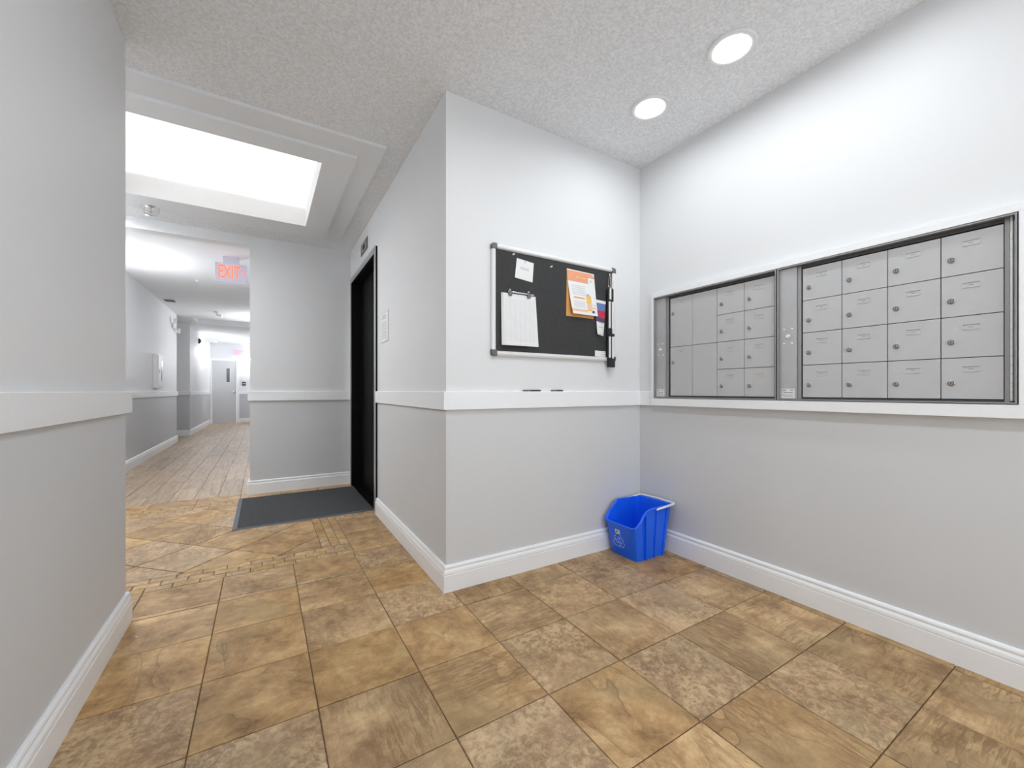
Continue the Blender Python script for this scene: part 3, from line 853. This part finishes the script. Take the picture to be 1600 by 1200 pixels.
for x in (1.142, 1.262):
    MB().bbox(x - .010, x + .010, UFELT - 0.018, UFELT - 0.001, 1.516, 1.540, .002).build('clip', 'dark_steel', stk)
    MB().lathe([(0.0001, 0), (0.006, -0.003), (0.007, -0.009), (0.004, -0.013), (0.0001, -0.0135)], (x, UFELT - 0.0005, 1.548), 'y', 14).build('clip_stud', 'chrome', stk, True)

def flyer_pick(s, tt):
    if tt > .955 or tt < .03: return 0
    if tt < .26:
        if s > .74 and tt > .12: return 3 if (.80 < s < .90 and .16 < tt < .23) else 0
        return 2 if (.3 < s < .68 and .13 < tt < .17) else 1
    if .60 < tt < .645 and .14 < s < .56: return 1
    if .50 < tt < .56 and .64 < s < .74: return 6
    if .53 < tt < .90 and .60 < s < .80:
        if .72 < tt < .86: return 2
        return 4
    if .72 < tt < .86 and .80 <= s < .97: return 2 if (.73 < tt < .77 or .80 < tt < .85) else 0
    if .88 < tt < .945 and s < .62: return 2
    if .88 < tt < .95 and .78 < s < .88: return 5
    if .33 < tt < .57 and .12 < s < .6: return 3 if int(tt * 50) % 2 else 0
    if .67 < tt < .85 and .12 < s < .55: return 3 if int(tt * 50) % 2 else 0
    return 0
FM = ['paper', 'orange', 'pale_orange', 'pale_ink', 'yellow', 'navy', 'lilac']
fl = thing('flyer', 'white flyer with orange header and orange sheet behind it', 'flyer', (1.65, UFELT, 1.445))
sheet(2, 4, [(1.540, 1.720), (1.735, 1.716), (1.752, 1.446), (1.535, 1.446)], ['amber'], lambda s, tt: 0, lambda s, tt: 0.001).build('back_sheet', ['amber'], fl)['label'] = 'orange back sheet'
sheet(36, 50, [(1.537, 1.727), (1.752, 1.723), (1.776, 1.463), (1.562, 1.459)], FM, flyer_pick, lambda s, tt: 0.003 + 0.030 * tt * tt * (0.35 + 0.65 * (1 - s))).build('front_sheet', FM, fl)

def card_pick(s, tt):
    if tt > .62: return 4 if (tt * 28 % 3 < 1 and .2 < s < .9) else 0
    if tt < .10: return 0
    if tt < .30: return 1
    if .30 <= tt < .48: return 2 if s > .25 else 3
    return 3
CM = ['paper', 'blue_print', 'red_print', 'plum', 'pale_ink']
o = sheet(10, 24, [(1.768, 1.570), (1.853, 1.566), (1.832, 1.345), (1.768, 1.352)], CM, card_pick, lambda s, tt: 0.002 + 0.016 * tt * tt * (1 - s)).build('photo_card', CM)
tag(recentre(o), 'narrow card with a blue and red picture behind the orange flyer', 'card')
sc_m = sheet(10, 8, [(1.763, 1.253), (1.852, 1.250), (1.852, 1.2165), (1.763, 1.2165)], ['paper', 'grey_ink'], lambda s, tt: 1 if (s > .45 and (.1 < tt < .25 or .55 < tt < .8) and int(s * 17) % 3) else 0, lambda s, tt: 0.0008)
tag(recentre(sc_m.build('label_card', ['paper', 'grey_ink'])), 'small white label card at the lower right corner of the noticeboard', 'card')

pin_prof = [(0.0001, 0.0), (0.0045, -0.0005), (0.0048, -0.003), (0.0026, -0.004), (0.0026, -0.009), (0.0044, -0.0105), (0.0042, -0.0125), (0.0001, -0.0130)]
pinm = MB().lathe(pin_prof, axis='y', n=14).mesh('push_pin', 'white_plastic', True)
for x, z, y, lab in ((1.166, 1.745, 0, 'pale push pin alone at the top left of the noticeboard'), (1.422, 1.718, 0, 'pale push pin alone at the top middle of the noticeboard'),
                  (1.246, 1.716, .0012, 'pale push pin holding the small square note'), (1.735, 1.706, .0042, 'pale push pin at the upper right of the orange flyer')):
    tag(link('push_pin', pinm, None, (x, UFELT - 0.0008 - y, z)), lab, 'push pin', 'push pins on the noticeboard')

# folded rods hanging at the right edge
hr = thing('hanging_rods', 'black holder with pale folding rods hanging at the right edge of the noticeboard', 'rods', (1.877, UN - 0.021, 1.155))
yb = UN - 0.0345
MB().bbox(1.850, 1.899, yb, yb + 0.010, 1.19, 1.645, .002).build('strap', 'black', hr)
MB().bbox(1.852, 1.905, yb - 0.008, yb + 0.012, 1.150, 1.208, .003).build('end_block', 'black', hr)
for x, z0, z1 in ((1.866, 1.575, 1.645), (1.860, 1.395, 1.562), (1.886, 1.362, 1.562), (1.861, 1.21, 1.342), (1.887, 1.205, 1.342)):
    MB().tube([(x, yb - .004, z0), (x, yb - .004, z1)], 0.0068, 10).build('rod', 'white_plastic', hr, True)
MB().bbox(1.850, 1.900, yb - 0.008, yb - .001, 1.345, 1.360, .0015).build('joint', 'black', hr)
MB().bbox(1.848, 1.875, yb - 0.012, yb - .001, 1.36, 1.392, .0015).build('joint', 'black', hr)
MB().tube([(1.858, yb + .002, 1.652), (1.856, yb, 1.700), (1.864, yb - .002, 1.731), (1.873, yb, 1.700), (1.878, yb + .002, 1.652)], 0.0016, 8).build('wire_loop', 'chrome', hr, True)
MB().lathe([(0.0001, 0.018), (0.0045, 0.006), (0.0055, -0.003), (0.0001, -0.006)], (1.864, yb, 1.733), 'y', 12).build('hook_pin', 'chrome', hr, True)
MB().tube([(1.848, yb, 1.657), (1.864, yb - .006, 1.650), (1.892, yb, 1.646)], 0.0028, 8).build('clasp', 'chrome', hr, True)

# two markers on the rail under the board
def marker(x0, x1, label):
    y = UN - 0.0088; z = RZ1 + 0.0046
    mk = thing('marker_pen', label, 'marker', ((x0 + x1) / 2, y, z - .0046), 'markers on the chair rail')
    xm = x0 + (x1 - x0) * 0.36
    MB().tube([(xm + .001, y, z), (x1 - .003, y, z), (x1, y, z)], [0.0046, 0.0046, 0.0030], 12).build('barrel', 'black', mk, True)
    MB().tube([(x0, y, z), (x0 + .003, y, z), (xm - .001, y, z)], [0.003, 0.0046, 0.0046], 12).build('cap', 'cap', mk, True)
    MB().tube([(xm - .0012, y, z), (xm + .0012, y, z)], 0.0040, 12).build('collar', 'white_plastic', mk, True)
marker(1.232, 1.352, 'dark marker pen on the rail below the clipped sheets')
marker(1.425, 1.513, 'shorter dark marker pen on the rail below the flyer')

# ------------------------------------------------------------------ recycling bin
bn = thing('recycling_bin', 'blue open-fronted recycling bin with white handle in the corner', 'bin', (1.98, 1.765, 0.0))
# outer section at height z: front x, back x, near y, far y
def bsec(z):
    k = min(z, 0.31) / 0.31
    return 1.862 - 0.058 * k, 2.112 + 0.022 * k, 1.660 - 0.030 * k, 1.872 + 0.012 * k
def top_of(x):
    """rim height along the side: low lip in front, rising to the back"""
    if x < 1.822: return 0.200
    if x < 1.938: return 0.200 + (x - 1.822) / (1.938 - 1.822) * 0.108
    return 0.308
def bin_shell():
    m = MB(); nz = 7
    # plan stations round the bin as parameters (side, s); ribs push the wall in and out
    st = []
    nside = 12
    for i in range(nside): st.append(('n', i / nside))          # near side, front -> back
    for i in range(6): st.append(('b', i / 6))                   # back, near -> far
    for i in range(nside): st.append(('f', 1 - i / nside))       # far side, back -> front
    for i in range(8): st.append(('l', 1 - i / 8))                # front, far -> near
    def pos(side, s, z, inset):
        x0, x1, y0, y1 = bsec(z)
        rb = 0.0
        if side in 'nf' and (0.22 < s < 0.40 or 0.62 < s < 0.80): rb = 0.006
        x0 += inset; x1 -= inset; y0 += inset; y1 -= inset
        r = 0.02
        if side == 'n': p = (x0 + (x1 - x0) * s, y0 + rb)
        elif side == 'f': p = (x0 + (x1 - x0) * s, y1 - rb)
        elif side == 'b': p = (x1, y0 + (y1 - y0) * s)
        else: p = (x0, y0 + (y1 - y0) * s)
        x, y = p
        # rounded corners
        cx = min(max(x, x0 + r), x1 - r); cy = min(max(y, y0 + r), y1 - r)
        dx, dy = x - cx, y - cy
        l = math.hypot(dx, dy)
        if l > r: x, y = cx + dx / l * r, cy + dy / l * r
        return x, y
    n = len(st); vo = []; vi = []
    for j in range(nz + 1):
        for side, s in st:
            x, y = pos(side, s, 0.2, 0)
            if side == 'n' or side == 'f': H = top_of(x)
            else: H = top_of(x)
            z = H * j / nz
            x, y = pos(side, s, z, 0); vo.append((x, y, z))
    for j in range(nz + 1):
        for side, s in st:
            x, y = pos(side, s, 0.2, 0); H = top_of(x)
            z = 0.006 + (H - 0.006) * j / nz
            x, y = pos(side, s, z, 0.004); vi.append((x, y, z))
    m.v = vo + vi; no = len(vo)
    for j in range(nz):
        for i in range(n):
            k = (i + 1) % n
            m.f.append((j * n + i, j * n + k, (j + 1) * n + k, (j + 1) * n + i)); m.m.append(0)
            m.f.append((no + j * n + i, no + (j + 1) * n + i, no + (j + 1) * n + k, no + j * n + k)); m.m.append(0)
    for i in range(n):
        k = (i + 1) % n
        m.f.append((nz * n + i, nz * n + k, no + nz * n + k, no + nz * n + i)); m.m.append(0)
    m.f.append(tuple(range(n - 1, -1, -1))); m.m.append(0)
    m.f.append(tuple(no + i for i in range(n))); m.m.append(0)
    rimpts = [m.v[nz * n + i] for i in range(n)]
    return m, rimpts
shell, rim = bin_shell()
shell.build('body', 'blue', bn, True)
# rolled rim following the top edge
cen = (1.97, 1.757)
rp = [(x + (0.004 if x > cen[0] else -0.004), y + (0.004 if y > cen[1] else -0.004), z - 0.002) for x, y, z in rim]
rp = rp + [rp[0], rp[1]]
MB().tube(rp, 0.0065, 8, caps=True).build('rim', 'blue', bn, True)
# vertical ribs and feet on the near side
for s in (0.30, 0.58, 0.86):
    x0b, x1b, y0b, _ = bsec(0.0); x0t, x1t, y0t, _ = bsec(0.28)
    xb = x0b + (x1b - x0b) * s; xt = x0t + (x1t - x0t) * s
    zt = top_of(xt) - 0.012
    _, _, y0t, _ = bsec(zt)
    m = MB(); w = 0.0045
    m.add([(xb - w, y0b + .004, 0), (xb + w, y0b + .004, 0), (xb + w, y0b - .007, 0.0), (xb - w, y0b - .007, 0.0),
           (xt - w, y0t + .004, zt), (xt + w, y0t + .004, zt), (xt + w, y0t - .007, zt), (xt - w, y0t - .007, zt)],
          [(0, 3, 2, 1), (4, 5, 6, 7), (0, 1, 5, 4), (1, 2, 6, 5), (2, 3, 7, 6), (3, 0, 4, 7)])
    m.build('rib', 'blue', bn)
# white handle folded back over the rear rim
_, xb1, yn, yf = bsec(0.30)
hp = [(1.985, yn - 0.010, 0.300), (2.06, yn - 0.012, 0.306), (xb1 + 0.004, yn - 0.012, 0.313), (xb1 + 0.014, yn - 0.006, 0.314),
      (xb1 + 0.016, (yn + yf) / 2, 0.318), (xb1 + 0.014, yf - 0.004, 0.314), (xb1 + 0.004, yf + 0.004, 0.313), (2.06, yf + 0.006, 0.306), (1.985, yf + 0.006, 0.300)]
MB().tube(hp, 0.0065, 10).build('handle', 'white_plastic', bn, True)['label'] = 'white tubular handle'
# recycling mark on the front face
def front_pt(y, z, off=0.0012):
    return (bsec(z)[0] - off, y, z)
mk = MB(); cy, cz, rr = 1.786, 0.092, 1.24
def outline(pts, closed=True):
    q = [front_pt(cy + a, cz + b) for a, b in pts]
    if closed: q = q + [q[0]]
    mk.tube(q, 0.0011, 6)
arrow = [(-0.010, 0.036), (0.010, 0.036), (0.021, 0.017), (0.027, 0.020), (0.019, 0.000), (0.000, 0.006), (0.007, 0.009), (0.000, 0.021), (-0.004, 0.014), (-0.017, 0.021)]
for k in range(3):
    a = 2 * math.pi * k / 3
    outline([(rr * (x * math.cos(a) - y * math.sin(a)), rr * (x * math.sin(a) + y * math.cos(a))) for x, y in arrow])
o = mk.build('recycling_mark', 'mark', bn); o['label'] = 'pale outlined recycling arrows'
st_ = MB(); y0, y1, z0, z1 = 1.770, 1.806, 0.138, 0.162
st_.add([front_pt(y0, z0, .001), front_pt(y1, z0, .001), front_pt(y1, z1, .001), front_pt(y0, z1, .001), front_pt(y0, z0, -.001), front_pt(y1, z0, -.001), front_pt(y1, z1, -.001), front_pt(y0, z1, -.001)],
        [(0, 1, 2, 3), (7, 6, 5, 4), (0, 4, 5, 1), (1, 5, 6, 2), (2, 6, 7, 3), (3, 7, 4, 0)])
sk = st_.build('sticker', 'paper', bn)
s2 = MB(); s2.add([front_pt(1.782, 0.142, .0014), front_pt(1.801, 0.142, .0014), front_pt(1.801, 0.155, .0014), front_pt(1.782, 0.155, .0014), front_pt(1.782, 0.142, 0), front_pt(1.801, 0.142, 0), front_pt(1.801, 0.155, 0), front_pt(1.782, 0.155, 0)],
        [(0, 1, 2, 3), (7, 6, 5, 4), (0, 4, 5, 1), (1, 5, 6, 2), (2, 6, 7, 3), (3, 7, 4, 0)])
s2.build('sticker_print', 'brown_label', sk)

# ------------------------------------------------------------------ mat in front of the lift
mt = thing('floor_mat', 'charcoal carpet mat with rubber edge in front of the lift door', 'mat', (0.30, 4.03, 0.001))
MB().bbox(-0.160, 0.797, 3.552, 4.515, 0.0015, 0.011, 0.003).build('carpet', 'carpet', mt)
def wedge(name, x0, x1, y0, y1, low):
    m = MB(); m.box(x0, x1, y0, y1, 0.0012, 0.009)
    for i, v in enumerate(m.v):
        x, y, z = v
        if z > 0.005 and ((low == 'x' and abs(x - min(x0, x1)) < 1e-6) or (low == 'y-' and abs(y - min(y0, y1)) < 1e-6) or (low == 'y+' and abs(y - max(y0, y1)) < 1e-6)): m.v[i] = (x, y, 0.003)
    return m.build(name, 'rubber', mt)
wedge('rubber_edge', -0.190, -0.160, 3.538, 4.528, 'x'); wedge('rubber_edge', -0.160, 0.797, 3.538, 3.552, 'y-'); wedge('rubber_edge', -0.160, 0.797, 4.515, 4.528, 'y+')

# ------------------------------------------------------------------ downlights
def downlight(v, u, label, lamp='row_lamp'):
    d = thing('downlight', label, 'light', (v, u, CE), 'round recessed downlights')
    MB().lathe([(0.0985, 0.0), (0.0985, -0.006), (0.094, -0.010), (0.080, -0.0095), (0.0735, -0.006), (0.0735, 0.0)], (v, u, CE), 'z', 48).build('trim_ring', 'white_plastic', d, True)
    MB().lathe([(0.0732, -0.0002), (0.0732, -0.0010), (0.05, -0.0014), (0.0001, -0.0016)], (v, u, CE), 'z', 48).build('lens', lamp, d, True)
downlight(1.749, 1.472, 'round recessed downlight nearer the corner above the noticeboard')
downlight(1.749, 1.030, 'round recessed downlight nearer the top edge, above the mailboxes')
downlight(1.749, 0.588, 'added third downlight of the row, out of view above the mailboxes')  # out of view, added to continue the row for more light
downlight(0.92, 0.86, 'added fill downlight in the middle of the ceiling, out of view in front of the noticeboard', 'mid_fill_lamp')  # mid-ceiling lamps are unseen, added as fill
downlight(0.92, -0.10, 'added fill downlight in the middle of the ceiling, behind the viewpoint', 'mid_fill_lamp')
for u_, w_ in ((3.15, 'nearest'), (3.85, 'middle'), (4.46, 'farthest')):  # unseen lamps added to brighten the lift and far walls
    downlight(-1.285, u_, w_ + ' of three hidden fill downlights added along the lobby left wall', 'lobby_fill_lamp')

# ------------------------------------------------------------------ hall fittings
def sprinkler(v, u, zc, label, cage=False, name='sprinkler'):
    s_ = thing(name, label, 'sprinkler', (v, u, zc), 'ceiling sprinklers')
    MB().lathe([(0.032, 0.0), (0.031, -0.004), (0.012, -0.008), (0.010, -0.022), (0.006, -0.024), (0.0001, -0.024)], (v, u, zc), 'z', 20).build('escutcheon', 'chrome' if cage else 'white_plastic', s_, True)
    MB().lathe([(0.0001, -0.047), (0.015, -0.048), (0.0155, -0.0495), (0.0001, -0.0505)], (v, u, zc), 'z', 16).build('deflector', 'chrome', s_, True)
    for a in (0, math.pi):
        MB().tube([(v + .008 * math.cos(a), u + .008 * math.sin(a), zc - .021), (v + .013 * math.cos(a), u + .013 * math.sin(a), zc - .034), (v + .003 * math.cos(a), u + .003 * math.sin(a), zc - .0485)], 0.0018, 6).build('frame_arm', 'chrome', s_, True)
    if cage:
        for k in range(8):
            a = math.pi / 4 * k
            c_, s1 = math.cos(a), math.sin(a)
            MB().tube([(v + .062 * c_, u + .062 * s1, zc - .001), (v + .060 * c_, u + .060 * s1, zc - .040), (v + .040 * c_, u + .040 * s1, zc - .068), (v, u, zc - .072)], 0.0016, 6).build('guard_wire', 'chrome', s_, True)
        for r_, z_ in ((.061, .022), (.055, .050)):
            MB().tube([(v + r_ * math.cos(2 * math.pi * k / 24), u + r_ * math.sin(2 * math.pi * k / 24), zc - z_) for k in range(25)], 0.0016, 6, caps=False).build('guard_ring', 'chrome', s_, True)
    return s_
sprinkler(-0.775, 4.312, Z1, 'caged sprinkler head under the stepped ceiling surround', True)
sprinkler(-0.764, 6.95, CE, 'white sprinkler head on the hall ceiling left of the near exit sign')

cm = thing('ceiling_camera', 'small white dome fitting on the hall ceiling before the bulkhead', 'camera', (-0.748, 9.54, CE))
MB().lathe([(0.05, 0), (0.05, -.012), (0.035, -.02), (0.0001, -.02)], (-0.748, 9.54, CE), 'z', 20).build('base', 'white_plastic', cm, True)
MB().tube([(-0.748, 9.54, CE - .018), (-0.742, 9.52, CE - .06), (-0.66, 9.48, CE - .085)], [.016, .016, .024], 10).build('arm', 'chrome', cm, True)

vt = thing('ceiling_vent', 'dark louvred vent on the hall ceiling by the left wall', 'vent', (-1.315, 8.72, CE))
MB().box(-1.388, -1.243, 8.60, 8.84, CE - .004, CE).build('backing', 'gap', vt)
for k in range(6):
    x = -1.378 + k * 0.0245
    MB().box(x, x + .010, 8.606, 8.834, CE - .010, CE - .004).build('slat', 'dark_steel', vt)
for a in ((-1.396, -1.388, 8.592, 8.848), (-1.243, -1.235, 8.592, 8.848)):
    MB().box(*a, CE - .010, CE).build('vent_frame', 'white_plastic', vt)
for a in ((-1.388, -1.243, 8.592, 8.60), (-1.388, -1.243, 8.84, 8.848)):
    MB().box(*a, CE - .010, CE).build('vent_frame', 'white_plastic', vt)

def letters(text, size, name, mat, parent, origin, flip_axis='v', extrude=0.002, sx=1.0):
    """flat lettering facing -u (towards the lobby), centred at origin"""
    cu = bpy.data.curves.new(name, 'FONT'); cu.body = text; cu.size = size; cu.align_x = 'CENTER'; cu.align_y = 'CENTER'; cu.extrude = extrude; cu.offset = size * 0.012
    tmp = bpy.data.objects.new(name + '_tmp', cu); COL.objects.link(tmp)
    dgp = bpy.context.evaluated_depsgraph_get()
    me = bpy.data.meshes.new_from_object(tmp.evaluated_get(dgp)); me.name = name
    bpy.data.objects.remove(tmp); bpy.data.curves.remove(cu)
    me.transform(Matrix.Rotation(math.pi / 2, 4, 'X') @ Matrix.Diagonal((sx, 1, 1, 1)))
    me.materials.clear(); me.materials.append(M[mat])
    return link(name, me, parent, origin)

def exit_sign(v0, v1, u, z0, z1, label, mat, stem, arrow):
    vc = (v0 + v1) / 2
    e = thing('exit_sign', label, 'sign', (vc, u, z1 if stem else z0), 'exit signs')
    h = z1 - z0; w = v1 - v0
    MB().bbox(v0, v1, u, u + 0.045, z0, z1, 0.006).build('housing', 'sign_body', e)
    if stem: MB().bbox(vc - w * .26, vc + w * .26, u + .002, u + .055, z1 - .001, CE, 0.003).build('canopy', 'sign_body', e)
    off = -0.012 if arrow else 0.0
    for ch, k in zip('EXIT', (-1.42, -0.42, 0.42, 1.22)):
        letters(ch, h * 0.96, 'letter', mat, e, (vc + off + k * w * 0.195, u - 0.001, (z0 + z1) / 2 + .004), sx=0.54)
    if arrow: letters('>', h * 0.42, 'arrow', mat, e, (vc + w * 0.425, u - 0.001, (z0 + z1) / 2), sx=0.8)
    return e
exit_sign(-0.452, -0.158, 5.55, 2.212, 2.425, 'lit red exit sign with arrow hanging near the lobby opening', 'exit_red', True, True)
exit_sign(-0.80, -0.50, UD - 0.046, 2.11, 2.31, 'small distant lit exit sign above the hall door', 'exit_pink', False, False)

def sconce(x, y, zc, facing, label):
    """half-round glass wall light; facing is the wall's normal as (dx, dy)"""
    s_ = thing('wall_sconce', label, 'light', (x, y, zc), 'hall wall sconces')
    dx, dy = facing; tx, ty = -dy, dx
    def pt(a, d, z): return (x + tx * a + dx * d, y + ty * a + dy * d, z)
    m = MB(); n = 12; pts = []
    for z in (zc - 0.125, zc + 0.125):
        for k in range(n + 1):
            a = math.pi * k / n
            pts.append(pt(-0.085 * math.cos(a), 0.012 + 0.085 * math.sin(a), z))
    fs = [(k, k + 1, n + 2 + k, n + 1 + k) for k in range(n)] + [tuple(range(n, -1, -1)), tuple(range(n + 1, 2 * n + 2)), (0, n + 1, 2 * n + 1, n)]
    m.add(pts, fs); m.build('glass_shade', 'sconce', s_, True)
    m = MB(); q = [pt(-0.06, 0.0, zc - .15), pt(0.06, 0.0, zc - .15), pt(0.06, 0.011, zc - .15), pt(-0.06, 0.011, zc - .15)]
    q += [(a, b, c + 0.3) for a, b, c in q]
    m.add(q, [(0, 3, 2, 1), (4, 5, 6, 7), (0, 1, 5, 4), (1, 2, 6, 5), (2, 3, 7, 6), (3, 0, 4, 7)]); m.build('back_plate', 'dark_steel', s_)
    for a in (-0.07, 0.07):
        MB().tube([pt(a, 0.004, zc - .135), pt(a, 0.07, zc - .135)], 0.006, 8).build('bracket_arm', 'dark_steel', s_, True)
sconce(VH2, 13.6, 2.05, (1, 0), 'glowing half-round sconce on the left hall wall before the door')
sconce(-0.42, UD, 1.93, (0, -1), 'glowing sconce on the end wall right of the hall door')
sconce(VH, 6.05, 2.05, (1, 0), 'glowing sconce on the hall left wall just past the lobby opening')
sconce(VHR, 9.9, 2.05, (-1, 0), 'glowing sconce on the right hall wall before the bulkhead')

# extinguisher cabinet
cb = thing('extinguisher_cabinet', 'tall white cabinet with a dark slot window on the left hall wall', 'cabinet', (VH, 8.47, 1.05))
MB().bbox(VH, VH + 0.055, 8.28, 8.66, 1.05, 1.575, 0.004).build('body', 'white_plastic', cb)
dd = MB().bbox(VH + 0.055, VH + 0.068, 8.30, 8.64, 1.07, 1.555, 0.003).build('door', 'white_plastic', cb)
MB().box(VH + 0.068, VH + 0.070, 8.50, 8.60, 1.16, 1.47).build('window', 'glass', dd)
MB().bbox(VH + 0.068, VH + 0.08, 8.33, 8.35, 1.28, 1.34, 0.002).build('handle', 'chrome', dd)
# emergency twin lamps
em = thing('emergency_light', 'twin-head emergency light high on the left hall wall', 'light', (VH, 9.9, 2.22))
MB().bbox(VH, VH + 0.035, 9.78, 10.05, 2.18, 2.27, 0.004).build('body', 'white_plastic', em)
for u_, z_ in ((9.72, 2.30), (10.10, 2.16)):
    MB().tube([(VH + .02, 9.9, 2.225), (VH + .05, u_, z_)], 0.009, 8).build('arm', 'white_plastic', em, True)
    h_ = MB().lathe([(0.0001, 0.0), (0.035, 0.005), (0.052, 0.05), (0.052, 0.058), (0.045, 0.055), (0.0001, 0.05)], (VH + .035, u_, z_), 'x', 18).build('lamp_head', 'chrome', em, True)
# horn
hn = thing('fire_horn', 'small dark fire horn high on the left hall wall by the sconce', 'alarm', (VH2, 13.05, 2.27))
MB().bbox(VH2, VH2 + 0.035, 12.98, 13.12, 2.21, 2.33, 0.004).build('body', 'black', hn)
MB().lathe([(0.045, 0.0), (0.04, 0.02), (0.015, 0.024), (0.0001, 0.018)], (VH2 + .035, 13.05, 2.27), 'x', 18).build('sounder', 'cap', hn, True)
# card reader
cr = thing('card_reader', 'small dark card reader on the end wall right of the hall door', 'reader', (-0.52, UD, 1.175))
MB().bbox(-0.57, -0.475, UD - 0.03, UD, 1.175, 1.295, 0.004).build('body', 'black', cr)
MB().box(-0.555, -0.49, UD - 0.032, UD - .03, 1.22, 1.25).build('faceplate', 'pale_ink', cr)
# hall door
hd = thing('door_2', 'plain grey door with a narrow glass at the far end of the hall', None, ((DX0 + DX1) / 2, UD, 0)); hd['kind'] = 'structure'
leaf = MB().bbox(DX0 + .004, DX1 - .004, UD - 0.005, UD + 0.035, 0.006, DZ - .004, 0.002).build('door_leaf', 'hall_door', hd)
MB().box(-0.985, -0.895, UD - 0.009, UD - .005, 1.28, 1.715).build('glass_pane', 'glass', leaf)
for a in ((-0.997, -0.985, 1.268, 1.727), (-0.895, -0.883, 1.268, 1.727), (-0.985, -0.895, 1.715, 1.727), (-0.985, -0.895, 1.268, 1.28)):
    MB().box(a[0], a[1], UD - 0.012, UD - .005, a[2], a[3]).build('glazing_bead', 'white_plastic', leaf)
MB().lathe([(0.028, 0.0), (0.028, -0.006), (0.012, -0.01), (0.012, -0.03), (0.027, -0.042), (0.027, -0.06), (0.0001, -0.068)], (-0.776, UD - .005, 0.976), 'y', 18).build('knob', 'chrome', leaf, True)
for a in ((DX1, DX1 + 0.07, 0.0, DZ + .07), (DX0 - 0.046, DX0, 0.0, DZ + .07), (DX0, DX1, DZ, DZ + .07)):
    MB().bbox(a[0], a[1], UD - 0.016, UD, a[2], a[3], 0.003).build('door_casing', 'trim', hd)
